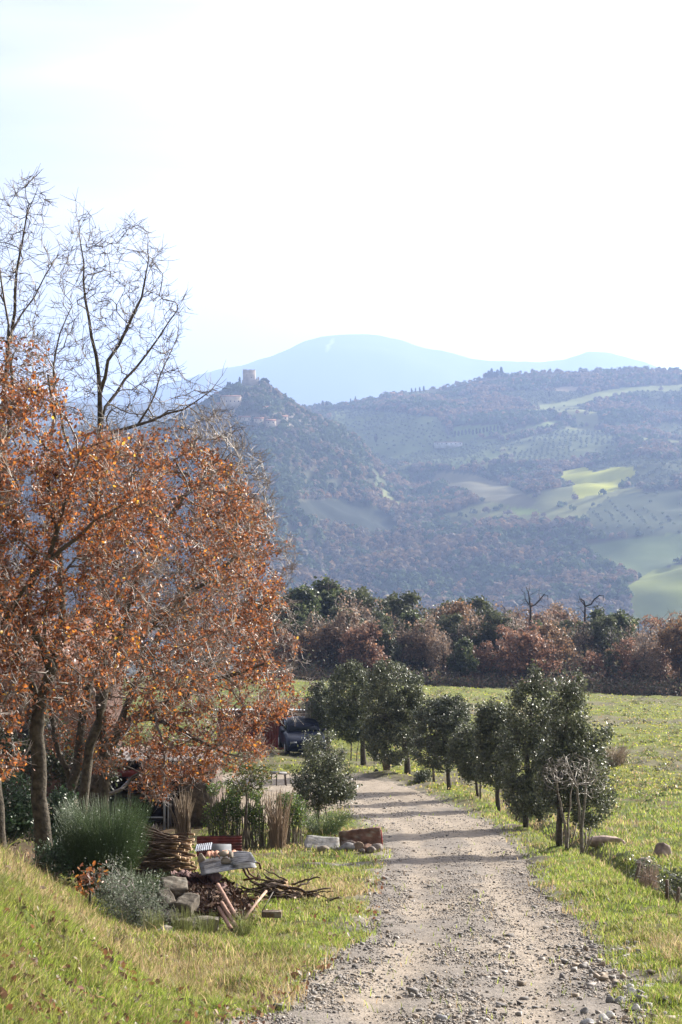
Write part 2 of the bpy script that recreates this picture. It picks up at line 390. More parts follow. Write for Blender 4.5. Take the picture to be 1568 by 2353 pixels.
def build_road():
    ys = np.arange(-11, 71.6, .07); t = np.linspace(0, 1, 70)
    Y, T = np.meshgrid(ys, t, indexing='ij')
    l = road_l(Y) + (fbm(Y * 1.1, Y * 0, 61, 4) - .5) * .45; r = road_r(Y) + (fbm(Y * 1.1, Y * 0 + 9, 62, 4) - .5) * .45
    X = l + (r - l) * T; Z = G(X, Y) + .004
    Z += (fbm(X * 6, Y * 6, 63, 3) - .5) * .022 - .03 * (np.maximum(0, np.abs(T - .5) * 2 - .93) / .07)
    # two pale wheel tracks, loose grey gravel between and beside them
    w = np.abs(X - (l + r) / 2); hw = (r - l) / 2
    rut = np.exp(-((w / hw - .48) / .20) ** 2)
    n = fbm(X * .9 + 4, Y * .35, 64, 4); nf = fbm(X * 14, Y * 9, 65, 3)
    k = sm(rut * .26 + n * 1.05 + .3 * sm(Y, 34, 50), .52, .86)[..., None]
    c = np.array((.215, .19, .165)) * (1 - k) + np.array((.31, .262, .21)) * k
    c = c * (.72 + .56 * nf[..., None])
    m = mat_col('gravel_lane', rough=.95, spec=.15, noise=.22, nscale=22, bump=1.0, bscale=38)
    tag(mesh_np('road', np.stack([X, Y, Z], -1).reshape(-1, 3), [grid_faces(*X.shape)], m, c.reshape(-1, 3), smooth=True), kind='structure')

def build_hills():
    ys = np.concatenate([np.geomspace(260, 1450, 60)[:-1], np.arange(1450, 3230, 7), np.geomspace(3240, 6500, 50)])
    us = np.concatenate([np.arange(-4500, -400, 60), np.arange(-400, 2000, 4.5), np.arange(2000, 5900, 60)])
    Y, U = np.meshgrid(ys, us, indexing='ij'); X = (U - U0) / F * Y
    X[0] = (U[0] - U0) / F * 260
    Z = H(X, Y)
    u, v = uv_of(X, Y, Z)
    wob = (fbm(X / 60, Y / 60, 71, 3) - .5) * 22
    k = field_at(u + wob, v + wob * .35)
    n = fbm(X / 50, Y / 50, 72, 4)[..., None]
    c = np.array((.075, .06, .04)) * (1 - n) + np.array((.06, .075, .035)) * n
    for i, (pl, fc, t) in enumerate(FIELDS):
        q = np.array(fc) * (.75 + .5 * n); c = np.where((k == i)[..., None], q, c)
    ol = sm(fbm(X / 160, Y / 160, 73, 3), .50, .58)[..., None] * ((v < 1120) & (v > 900) & (u > 860))[..., None] * (k == -1)[..., None]
    c = c * (1 - ol * .7) + np.array((.10, .12, .05)) * ol * .7
    me_ = sm(meadow(X, Y), .56, .58)[..., None] * ((v < 1200) & (v > 935) & (u > 880))[..., None] * (k == -1)[..., None]
    c = c * (1 - me_) + np.array((.17, .18, .075)) * (.8 + .4 * n) * me_
    cl = ((v > 950) & (v < 985) & (u > 560) & (u < 760))[..., None] * sm(n, .45, .6); c = c * (1 - cl) + np.array((.19, .16, .13)) * cl
    m = mat_col('hillside_soil', rough=1, spec=.05, noise=.2, nscale=.02)
    tag(mesh_np('hills', np.stack([X, Y, Z], -1).reshape(-1, 3), [grid_faces(*X.shape)], m, c.reshape(-1, 3), smooth=True), kind='structure')

def build_mountain():
    YM = 11000.0
    us = np.arange(-1500, 3200, 8.0); t = np.linspace(-1, 1, 60)
    U, T = np.meshgrid(us, t, indexing='xy'); Y = YM + T * 2100; X = (U - U0) / F * YM
    zt = -(np.interp(U, MU, MV) - V0) / F * YM
    Z = zt - (np.abs(T) ** 1.25) * (zt + 30)
    Z += (fbm(X / 900, Y / 900, 81, 4) - .5) * 240 * np.minimum(1, np.abs(T) * 3) + (fbm(X / 110, Y * 0, 82, 3) - .5) * 12
    n = fbm(X / 300, Y / 300, 83, 4)[..., None]
    c = np.array((.05, .055, .045)) * (1 - n) + np.array((.085, .085, .065)) * n
    v = V0 - F * Z / Y
    sn = ((np.abs(U - 762 - np.sin(v * .1) * 3) < 4) & (v > 780) & (v < 808) & (T < 0))[..., None]
    c = np.where(sn, np.array((.40, .42, .44)), c)
    m = mat_col('mountain_forest', rough=1, spec=.05)
    tag(mesh_np('mountain', np.stack([X, Y, Z], -1).reshape(-1, 3), [grid_faces(*X.shape)], m, c.reshape(-1, 3), smooth=True), kind='structure')
def build_haze():
    y0, y1, x, z0, z1 = -45.0, 13300.0, 12500.0, -260.0, 865.0
    mb = MB(); mb.box(((0), (y0 + y1) / 2, (z0 + z1) / 2), (2 * x, y1 - y0, z1 - z0))
    m = bpy.data.materials.new('valley_haze'); m.use_nodes = True; n = m.node_tree; n.nodes.clear()
    o = n.nodes.new('ShaderNodeOutputMaterial'); v = n.nodes.new('ShaderNodeVolumePrincipled')
    v.inputs['Color'].default_value = HAZE_COL; v.inputs['Density'].default_value = HAZE_D; v.inputs['Anisotropy'].default_value = .25
    n.links.new(v.outputs[0], o.inputs['Volume'])
    tag(mb.build('haze', m), kind='stuff')
HAZE_COL = (.42, .585, 1.0, 1); HAZE_D = .00015
build_ground(); build_road(); build_hills(); build_mountain(); build_haze()
# ------------------------------------------------------------------ trees: skeletons grown to fill an envelope
def skeleton(seeds, attract, step, rg, tip_r, wob=.12, path_w=.25, bend=.45, expo=.47, min_r=None):
    """seeds: polylines, the first from the ground up, the others start near an existing node; attract: (n,3) crown points"""
    cap = sum(len(s) * 6 for s in seeds) + len(attract) * 14 + 50
    Pn = np.zeros((cap, 3)); par = -np.ones(cap, int); D = np.zeros((cap, 3)); L = np.zeros(cap); rmin = np.zeros(cap); n = 0
    for si, (pl, rr) in enumerate(seeds):
        pl = np.asarray(pl, float); rr = np.interp(np.arange(len(pl)), np.linspace(0, len(pl) - 1, len(rr)), rr)
        seg = np.linalg.norm(np.diff(pl, axis=0), axis=1); cum = np.r_[0, np.cumsum(seg)]
        m = max(3, int(cum[-1] / (step * 1.3)) + 1); t = np.linspace(0, cum[-1], m)
        tt = np.arange(len(pl))
        q = np.stack([np.interp(t, cum, pl[:, k]) for k in range(3)], 1); qr = np.interp(t, cum, rr)
        q[1:-1] = .25 * q[:-2] + .5 * q[1:-1] + .25 * q[2:]
        q[1:] += rg.normal(0, step * .07, q[1:].shape)
        prev = -1
        if si: prev = int(np.argmin(np.linalg.norm(Pn[:n] - q[0], axis=1)))
        for k in range(m):
            if si and k == 0: continue
            Pn[n] = q[k]; par[n] = prev; rmin[n] = qr[k]
            if prev >= 0: D[n] = q[k] - Pn[prev]; L[n] = L[prev] + np.linalg.norm(D[n])
            else: D[n] = (0, 0, 1)
            prev = n; n += 1
    n0 = n
    att = np.asarray(attract, float); tips = []
    if len(att):
        d0 = np.array([np.min(np.linalg.norm(Pn[:n0] - a, axis=1)) for a in att]); att = att[np.argsort(d0 + rg.normal(0, .25 * d0.std() + 1e-6, len(att)))]
    for a in att:
        dv = a - Pn[:n]; d = np.linalg.norm(dv, axis=1)
        j = int(np.argmin(d + path_w * L[:n] + .3 * np.maximum(0, -(dv * D[:n]).sum(1) / (np.linalg.norm(D[:n], axis=1) + 1e-6))))
        d = d[j]
        if d < step * .3: continue
        m = min(12, max(1, int(math.ceil(d / step)))); dj = unit(D[j]) * d * bend
        c1 = Pn[j] + dj * .8; prev = j
        for k in range(1, m + 1):
            t = k / m; q = (1 - t) ** 2 * Pn[j] + 2 * t * (1 - t) * c1 + t * t * a
            if k < m: q = q + rg.normal(0, wob * step, 3)
            Pn[n] = q; par[n] = prev; D[n] = q - Pn[prev]; L[n] = L[prev] + np.linalg.norm(D[n]); prev = n; n += 1
        tips.append(prev)
    Pn = Pn[:n]; par = par[:n]; rmin = rmin[:n]
    cnt = np.zeros(n)
    has = np.zeros(n, bool); has[par[par >= 0]] = True
    cnt[~has] = 1
    for i in range(n - 1, 0, -1): 
        if par[i] >= 0: cnt[par[i]] += cnt[i]
    r = tip_r * cnt ** expo
    s = rmin > 0; r[s] = np.maximum(rmin[s], np.minimum(r[s], rmin[s] * 1.25))
    for i in range(1, n):
        if par[i] >= 0 and r[i] > r[par[i]]: r[i] = r[par[i]] * .97
    return Pn, par, r, np.array(tips, int)

def limbs(Pn, par, r, mb, split=0.0, mb2=None, c=(.10, .085, .07), c2=(.16, .13, .11), rg=rng, flare=0.0, foot=0.0):
    "tubes along chains; chains thicker than split go in mb, the rest in mb2"
    n = len(Pn); kids = [[] for _ in range(n)]
    for i in range(1, n):
        if par[i] >= 0: kids[par[i]].append(i)
    starts = [(0, None)]; c = np.array(c); c2 = np.array(c2)
    while starts:
        i, p = starts.pop(); ch = [] if p is None else [p]
        while True:
            ch.append(i)
            k = kids[i]
            if not k: break
            k = sorted(k, key=lambda q: -r[q])
            for q in k[1:]: starts.append((q, i))
            i = k[0]
        pts = Pn[ch]; rr = r[ch].copy()
        if p is not None: rr[0] = min(rr[0], rr[1] * 1.25)
        if p is None and flare:
            h = np.linalg.norm(pts - pts[0], axis=1); rr = rr * (1 + flare * np.exp(-h / .25)); pts = pts.copy(); pts[0, 2] -= foot
        if len(ch) < 2: continue
        big = rr.max()
        k = 12 if big > .08 else 7 if big > .03 else 4 if big > .012 else 3
        t = np.clip((rr[:, None] - .006) / .03, 0, 1); 
        tgt = mb if (mb2 is None or big >= split) else mb2
        col = np.repeat(c2 * (1 - t) + c * t, k, axis=0)
        tgt.tube(pts, rr, k, col, cap=big > .02)

def leaves(cen, size, col, rg, aspect=.55, fold=.25, up=0.0, jit=.3, axis=None):
    "folded six-point leaves: two quads each"
    n = len(cen)
    d = rg.normal(0, 1, (n, 3)); 
    if axis is not None: d = d * .6 + axis
    d = unit(d); q = rg.normal(0, 1, (n, 3)); q[:, 2] += up; s = unit(np.cross(d, q)); nn = np.cross(s, d)
    L = (size * (1 + rg.normal(0, jit, n)).clip(.5, 1.7))[:, None]; W = L * aspect * .5
    b = cen - d * L * .5; t = cen + d * L * .5
    l1 = cen - d * L * .15 + s * W + nn * W * fold; l2 = cen + d * L * .25 + s * W * .85 + nn * W * fold
    r1 = cen - d * L * .15 - s * W + nn * W * fold; r2 = cen + d * L * .25 - s * W * .85 + nn * W * fold
    V = np.stack([b, l1, l2, t, r2, r1], 1).reshape(-1, 3)
    i = np.arange(n)[:, None] * 6
    Fq = np.concatenate([i + np.array([[0, 1, 2, 3]]), i + np.array([[3, 4, 5, 0]])])
    return V, Fq, np.repeat(col, 6, axis=0)
def simple_leaves(cen, size, col, rg, aspect=.6, up=0.0, jit=.3):
    "one four-point leaf each"
    n = len(cen); d = unit(rg.normal(0, 1, (n, 3))); q = rg.normal(0, 1, (n, 3)); q[:, 2] += up; s = unit(np.cross(d, q))
    L = (size * (1 + rg.normal(0, jit, n)).clip(.5, 1.7))[:, None]; W = L * aspect * .5
    V = np.stack([cen - d * L * .5, cen + s * W, cen + d * L * .5, cen - s * W], 1).reshape(-1, 3)
    return V, np.arange(n * 4).reshape(-1, 4), np.repeat(col, 4, axis=0)
def pal(n, rg, cols, wts, var=.25):
    w = np.array(wts, float); k = rg.choice(len(cols), n, p=w / w.sum())
    return np.array(cols)[k] * (1 + rg.normal(0, var, (n, 1))).clip(.4, 1.8)
OAKPAL = ([(.235, .080, .030), (.17, .064, .032), (.32, .108, .028), (.46, .19, .033), (.105, .05, .033), (.52, .32, .05), (.25, .13, .075)], [30, 28, 15, 7, 18, 2, 8])
HOLMPAL = ([(.11, .125, .062), (.08, .095, .05), (.145, .16, .085), (.165, .17, .12), (.055, .068, .038)], [30, 30, 18, 8, 14])

def env_points(poly, ylo, yhi, n, rg, G_=None):
    "points inside an envelope: a silhouette with real depth, thicker in the middle"
    poly = np.array(poly, float); u0, v0 = poly.min(0); u1, v1 = poly.max(0); res = []
    while len(res) < n:
        u = rg.uniform(u0, u1, 400); v = rg.uniform(v0, v1, 400); k = inpoly(u, v, poly)
        y = rg.uniform(ylo, yhi, 400)
        for a, b, c_ in zip(u[k], v[k], y[k]): res.append(P(a, b, c_))
    return np.array(res[:n])

# ------------------------------------------------------------------ the big oaks on the left
def oak(name, label, seeds, envs, tip_r, leaf_n, seed, base, bare=(), lsize=.048, group='dry-leaved oaks on the left bank', depth_push=0.0, foot=.15):
    rg = np.random.default_rng(seed)
    e = thing(name, base, label, 'tree', group)
    b = np.array(base)
    pts = [env_points(p, y0, y1, n, rg) for (p, y0, y1, n) in envs]
    leafy = np.concatenate(pts) if pts else np.zeros((0, 3))
    br = [env_points(p, y0, y1, n, rg) for (p, y0, y1, n) in bare]
    allp = np.concatenate([leafy] + br)
    sd = [([P(*q) for q in pl], rr) for pl, rr in seeds]
    Pn, par, r, tips = skeleton(sd, allp, .22, rg, tip_r, wob=.16 if leaf_n else .07, path_w=.18, bend=.45 if leaf_n else .6)
    mbT = MB(); mbB = MB()
    limbs(Pn - b, par, r, mbT, .055, mbB, c=(.085, .072, .055), c2=(.19, .155, .13) if leaf_n else (.09, .072, .06), flare=.35, foot=foot)
    mbT.build('trunk', M_BARK, e, smooth=True)
    # short twiglets
    k = np.where(r < .012)[0]; k = rg.choice(k, min(len(k) * 4 if leaf_n else len(k) * 2, 26000 if leaf_n else 9000)); o = Pn[k] - b
    d = unit(unit(Pn[k] - Pn[par[k]]) + rg.normal(0, .75, o.shape)); l = rg.uniform(.08, .28, (len(k), 1))
    for a_, d_, l_ in zip(o, d, l):
        m_ = a_ + d_ * l_ * .5 + rg.normal(0, .012, 3); mbB.tube([a_, m_, a_ + d_ * l_ + (0, 0, .02)], [.0046, .0038, .0024], 3, (.22, .18, .155) if leaf_n else (.10, .08, .07), cap=False)
    mbB.build('branches', M_TWIG, e)
    if leaf_n:
        # on the thin twigs of the leafy part, thinner in some clumps than in others
        lo = leafy.min(0) - .15; hi = leafy.max(0) + .15
        k = np.where((r < .0135) & (Pn > lo).all(1) & (Pn < hi).all(1))[0]
        if bare: 
            bd = np.concatenate(br); dn = np.array([np.min(np.abs(bd - q).sum(1)) > .3 for q in Pn[k]]); k = k[dn]
        k = k[rg.integers(0, len(k), leaf_n)]; t = rg.random((leaf_n, 1))
        lt = Pn[k] * t + Pn[par[k]] * (1 - t)
        dens = fbm(lt[:, 0] * 1.5 + lt[:, 1], lt[:, 2] * 1.5, seed, 3) + rg.normal(0, .07, leaf_n)
        lt = lt[dens > .45]
        cen = lt + rg.normal(0, .055, lt.shape) - b
        V, Fq, C = leaves(cen, lsize, pal(len(cen), rg, *OAKPAL), rg, aspect=.62, fold=.35, up=.2)
        mesh_np('crown', V, [Fq], M_OAKLEAF, C, e)
    return e

def on_ground(u, v, y):
    p = P(u, v, y); return (float(p[0]), float(p[1]), float(G(p[0], p[1])))
def gp(x, y, dz=0.0): return (float(x), float(y), float(G(x, y)) + dz)
def gu(u, y, dz=0.0): x = (u - U0) / F * y; return gp(x, y, dz)
def gv(u, y): g = gu(u, y); return V0 - F * g[2] / y     # picture row of the ground there

def big_oaks():
    g = gv(104, 27)
    b = gu(104, 27)
    A_env = [((-30, 800), (20, 775), (60, 765), (105, 790), (125, 840), (150, 905), (195, 965), (260, 985), (330, 1010), (380, 1060), (400, 1200), (360, 1380), (330, 1500), (230, 1620), (120, 1650), (-60, 1640), (-120, 1200))]
    oak('oak_tree', 'big oak with the thick grey trunk rising beside the green broom, rust-brown leaves', [
        ([(104, g, 27), (98, 1900, 27), (90, 1800, 27), (86, 1700, 27), (92, 1620, 27), (118, 1540, 27)], [.135, .115, .105, .10, .095, .075]),
        ([(118, 1540, 27), (70, 1430, 26.6), (60, 1330, 26.5), (105, 1290, 26.4), (180, 1240, 26.3), (225, 1185, 26.2), (300, 1150, 26)], [.065, .055, .05, .035, .028, .02, .012]),
        ([(105, 1290, 26.4), (150, 1180, 26.2), (172, 1080, 26.2), (200, 1000, 26)], [.035, .028, .02, .012]),
        ([(118, 1540, 27), (150, 1400, 27.4), (130, 1250, 27.6), (110, 1100, 27.6), (128, 960, 27.6), (112, 860, 27.5)], [.06, .05, .04, .03, .022, .014]),
        ([(92, 1620, 27), (30, 1480, 27.3), (-10, 1300, 27.5), (0, 1100, 27.5), (28, 930, 27.5), (24, 830, 27.5)], [.06, .055, .045, .04, .03, .022]),
    ], [(A_env[0], 25.2, 29.2, 950)],   .0042, 35000, 101, b)
    # far left edge
    b = gu(2, 26)
    oak('oak_tree', 'oak whose trunk is cut by the left picture edge, beside the laurel bush', [
        ([(2, gv(2, 26), 26), (-6, 1880, 26), (-14, 1780, 26), (-22, 1650, 26), (-30, 1500, 26)], [.11, .095, .085, .08, .07]),
        ([(-30, 1500, 26), (10, 1440, 25.6), (40, 1370, 25.4), (70, 1330, 25.2)], [.06, .045, .03, .018]),
        ([(-30, 1500, 26), (-60, 1300, 26), (-40, 1100, 26)], [.06, .045, .03]),
    ], [([(-160, 1000), (0, 1000), (60, 1150), (80, 1400), (60, 1600), (60, 1750), (0, 1800), (-160, 1780)], 24.3, 27.2, 330)], .0045, 8500, 102, b)
    # leaning pair and the clump that carries the right hand crown
    b = gu(190, 31)
    E1 = [(230, 1000), (330, 990), (400, 980), (450, 1002), (500, 1020), (545, 1055), (575, 1105), (598, 1175), (604, 1250), (560, 1420), (520, 1560), (420, 1640), (300, 1620), (230, 1500), (190, 1250)]
    oak('oak_tree', 'slender oak with a smooth grey trunk leaning right behind the broom', [
        ([(190, gv(190, 31), 31), (187, 1880, 31), (193, 1790, 31), (200, 1740, 31), (222, 1680, 31), (232, 1610, 31), (262, 1540, 31.2)], [.085, .078, .072, .07, .066, .06, .055]),
        ([(262, 1540, 31.2), (340, 1440, 31.4), (430, 1370, 31.6), (500, 1320, 31.8), (560, 1250, 32)], [.05, .042, .034, .026, .014]),
        ([(262, 1540, 31.2), (290, 1400, 31), (330, 1270, 31), (400, 1170, 31), (470, 1100, 31)], [.05, .042, .034, .024, .012]),
    ], [(E1, 29.3, 33.0, 950)], .0042, 21000, 103, b, bare=[([(400, 960), (470, 930), (540, 990), (600, 1050), (625, 1130), (640, 1200), (610, 1230), (590, 1130), (520, 1040), (440, 1000)], 29.5, 33, 110)])
    b = gu(168, 33)
    E2 = [(100, 1060), (240, 1000), (330, 1050), (400, 1200), (430, 1400), (380, 1600), (340, 1750), (250, 1780), (150, 1760), (60, 1700), (40, 1400)]
    oak('oak_tree', 'dark oak with a crooked stem slanting up from the laurel bush', [
        ([(140, gv(140, 33), 33), (150, 1850, 33), (168, 1800, 33), (182, 1740, 33), (188, 1650, 33.2), (205, 1560, 33.2)], [.095, .085, .08, .075, .07, .06]),
        ([(168, 1800, 33), (130, 1720, 33.2), (122, 1640, 33.4), (100, 1500, 33.5), (110, 1300, 33.5), (150, 1150, 33.5)], [.05, .045, .04, .036, .03, .015]),
        ([(205, 1560, 33.2), (230, 1400, 33.5), (280, 1250, 33.7), (300, 1100, 34)], [.055, .045, .03, .015]),
    ], [(E2, 32, 35.5, 650)], .0044, 17000, 104, b)
    b = gu(222, 36)
    E3 = [(480, 1045), (530, 1075), (580, 1120), (604, 1165), (622, 1215), (640, 1260), (648, 1330), (652, 1400), (642, 1470), (650, 1540), (672, 1590), (690, 1630), (672, 1652), (610, 1660), (596, 1695), (634, 1716), (636, 1738), (604, 1752), (590, 1738), (560, 1770), (520, 1760), (480, 1790), (440, 1800), (400, 1830), (345, 1850), (318, 1800), (340, 1700), (400, 1500), (430, 1200)]
    oak('oak_tree', 'spreading oak whose orange-brown boughs reach over the hedge towards the red shed', [
        ([(222, gv(222, 36), 36), (218, 1860, 36), (222, 1790, 36), (236, 1740, 36), (262, 1690, 36), (300, 1650, 36), (352, 1628, 35.8)], [.15, .135, .125, .12, .11, .095, .08]),
        ([(352, 1628, 35.8), (420, 1600, 35.5), (490, 1560, 35.2), (560, 1540, 35), (630, 1520, 35)], [.06, .05, .04, .028, .014]),
        ([(300, 1650, 36), (380, 1655, 35.4), (450, 1700, 34.6), (520, 1735, 34), (575, 1738, 33.6)], [.050, .040, .030, .018, .007]),
        ([(262, 1690, 36), (320, 1560, 36), (380, 1440, 36), (450, 1330, 36), (540, 1230, 36.2), (600, 1180, 36.3)], [.07, .06, .05, .04, .026, .012]),
        ([(420, 1600, 35.5), (500, 1480, 35.8), (560, 1410, 36), (630, 1370, 36)], [.04, .034, .024, .012]),
        ([(352, 1628, 35.8), (372, 1700, 35), (385, 1760, 34.6), (372, 1820, 34.4)], [.03, .022, .016, .008]),
    ], [(E3, 33.5, 38.5, 1250)],   .0044, 39000, 105, b, lsize=.050,
       bare=[([(560, 1010), (600, 1060), (640, 1200), (690, 1260), (680, 1300), (660, 1350), (690, 1420), (700, 1500), (720, 1580), (700, 1600), (690, 1540), (650, 1540), (640, 1300), (600, 1130)], 34, 38, 70)])
    # the bare tops
    b = gu(236, 34)
    T1 = [(150, 560), (175, 455), (235, 520), (262, 545), (300, 480), (345, 530), (400, 585), (360, 640), (430, 680), (432, 745), (400, 830), (440, 870), (500, 880), (470, 940), (400, 980), (230, 1010), (120, 960), (100, 800)]
    oak('bare_oak_tree', 'nearly leafless oak whose forked black branches stand against the white sky', [
        ([(236, gv(236, 34), 34), (240, 1800, 34), (232, 1600, 34), (236, 1400, 34), (230, 1200, 34), (228, 1000, 34), (230, 900, 34)], [.10, .09, .085, .075, .062, .05, .040]),
        ([(230, 900, 34), (226, 830, 34), (212, 760, 34), (196, 690, 34), (190, 620, 34), (180, 520, 34)], [.036, .032, .026, .022, .015, .005]),
        ([(230, 900, 34), (250, 830, 33.8), (285, 760, 33.6), (325, 700, 33.5), (336, 640, 33.4), (342, 560, 33.4)], [.034, .03, .027, .022, .014, .006]),
        ([(228, 970, 34), (275, 890, 34.3), (330, 820, 34.5), (375, 765, 34.6), (426, 680, 34.6)], [.030, .026, .02, .014, .005]),
        ([(230, 1010, 34), (275, 985, 33.6), (330, 975, 33.4), (385, 950, 33.2), (450, 935, 33), (508, 862, 33)], [.034, .030, .025, .02, .012, .004]),
        ([(330, 975, 33.4), (355, 900, 33.6), (380, 840, 33.6), (400, 790, 33.6)], [.018, .014, .01, .005]),
        ([(232, 1200, 34), (150, 1000, 34.4), (120, 880, 34.4), (128, 780, 34.4), (170, 700, 34.4)], [.03, .026, .02, .015, .006]),
    ], [], .0030, 0, 106, b, bare=[(T1, 32.6, 35.6, 800), ([(440, 960), (500, 880), (560, 990), (600, 1060), (560, 1080), (480, 1020)], 33, 35, 45)], group='leafless oak tops above the rusty crowns')
    b = gu(-40, 30)
    T2 = [(-90, 600), (-40, 520), (20, 430), (75, 400), (110, 460), (100, 560), (160, 560), (90, 700), (130, 760), (60, 900), (-60, 900)]
    oak('bare_oak_tree', 'leafless oak at the left edge, its slim top branch the highest in the picture', [
        ([(-40, gv(-40, 30), 30), (-50, 1800, 30), (-40, 1500, 30), (-20, 1200, 30), (5, 950, 30), (14, 850, 30)], [.10, .09, .08, .065, .045, .036]),
        ([(14, 850, 30), (24, 780, 30), (34, 690, 30), (42, 600, 30), (60, 500, 30), (96, 408, 30)], [.03, .027, .024, .018, .012, .003]),
        ([(24, 790, 30), (14, 700, 30), (0, 640, 30), (-10, 560, 30)], [.02, .018, .014, .006]),
        ([(28, 760, 30), (60, 720, 29.8), (90, 660, 29.8), (130, 590, 29.7), (165, 555, 29.7)], [.016, .013, .01, .007, .003]),
    ], [], .0030, 0, 107, b, bare=[(T2, 28.8, 31.4, 430)], group='leafless oak tops above the rusty crowns')
big_oaks()
# ------------------------------------------------------------------ holm oaks and small trees along the lane
def ell_points(ells, n, rg, surf=.55):
    "points in a union of ellipsoids given as (u, v, half width u, half height v) at distance y"
    w = np.array([e[2] * e[3] for e in ells], float); k = rg.choice(len(ells), n, p=w / w.sum()); out_ = []
    d = unit(rg.normal(0, 1, (n, 3))); r = rg.random(n) ** (1 / 3.0); r = np.where(rg.random(n) < surf, .72 + .28 * r, r)
    for i in range(n):
        u, v, hu, hv, y = ells[k[i]]; c = P(u, v, y); s = y / F
        out_.append(c + d[i] * r[i] * np.array((hu * s, min(hu, hv * 1.2) * s * 1.35, hv * s)))
    return np.array(out_)
def small_tree(name, label, cat, base_u, y, stems, ells, n_att, n_leaf, lsize, seed, palette=HOLMPAL, mat=None, group=None, tip_r=.0035, shoots=(), step=.16, surf=.6, spread=.07, wob=.14,
               bark=(.085, .072, .06), twig=(.12, .10, .085), foot=.08, aspect=.5, split=.02, twigs=True):
    rg = np.random.default_rng(seed)
    base = gu(base_u, y); b = np.array(base); gvv = gv(base_u, y)
    e = thing(name, base, label, cat, group)
    sd = []
    for i, (pl, rr) in enumerate(stems):
        q = [P(a, c, yy) for a, c, yy in pl]
        if i == 0: q[0] = b.copy()
        sd.append((q, rr))
    att = ell_points(ells, n_att, rg, surf) if n_att else np.zeros((0, 3))
    sh = []
    if n_leaf > 9000:
        for q in range(26):
            el = ells[int(rg.integers(0, len(ells)))]; a_ = rg.uniform(.15, 2.99); su, sv_ = el[0] + math.cos(a_) * el[2] * .95, el[1] - math.sin(a_) * el[3] * .95
            L_ = rg.uniform(.08, .26) * F / y
            for t_ in (0, .5, 1): sh.append(P(su + math.cos(a_) * L_ * .5 * t_, sv_ - L_ * t_, y + rg.normal(0, .25)))
    for (u, v0, v1, k) in shoots:            # upright leafy shoots above the crown
        for q in range(k): sh.append(P(u + rg.normal(0, 3.5), v0 + (v1 - v0) * (q + .5) / k, y + rg.normal(0, .05)))
    if sh: att = np.concatenate([att, np.array(sh)])
    Pn, par, r, tips = skeleton(sd, att, step, rg, tip_r, wob=wob, path_w=.2)
    mbT = MB(); mbB = MB(); limbs(Pn - b, par, r, mbT, split, mbB, c=bark, c2=twig, flare=.15, foot=foot)
    mbT.build('trunk' if len(stems) < 3 else 'stems', M_BARK, e, smooth=True)
    if mbB.n: mbB.build('branches', M_TWIG, e)
    if n_leaf:
        k = np.where(r < tip_r * 3.2)[0]; k = k[rg.integers(0, len(k), n_leaf)]; t = rg.random((n_leaf, 1))
        cen = Pn[k] * t + Pn[par[k]] * (1 - t)
        dens = fbm(cen[:, 0] * 3.1 + cen[:, 1], cen[:, 2] * 3.1, seed, 3) + rg.normal(0, .09, n_leaf); cen = cen[dens > .41]
        cen = cen + rg.normal(0, spread, cen.shape) - b
        V, Fq, C = leaves(cen, lsize, pal(len(cen), rg, *palette), rg, aspect=aspect, fold=.3)
        mesh_np('crown', V, [Fq], mat or M_HOLM, C, e)
    return e
GR = 'holm oaks planted along the right side of the lane'
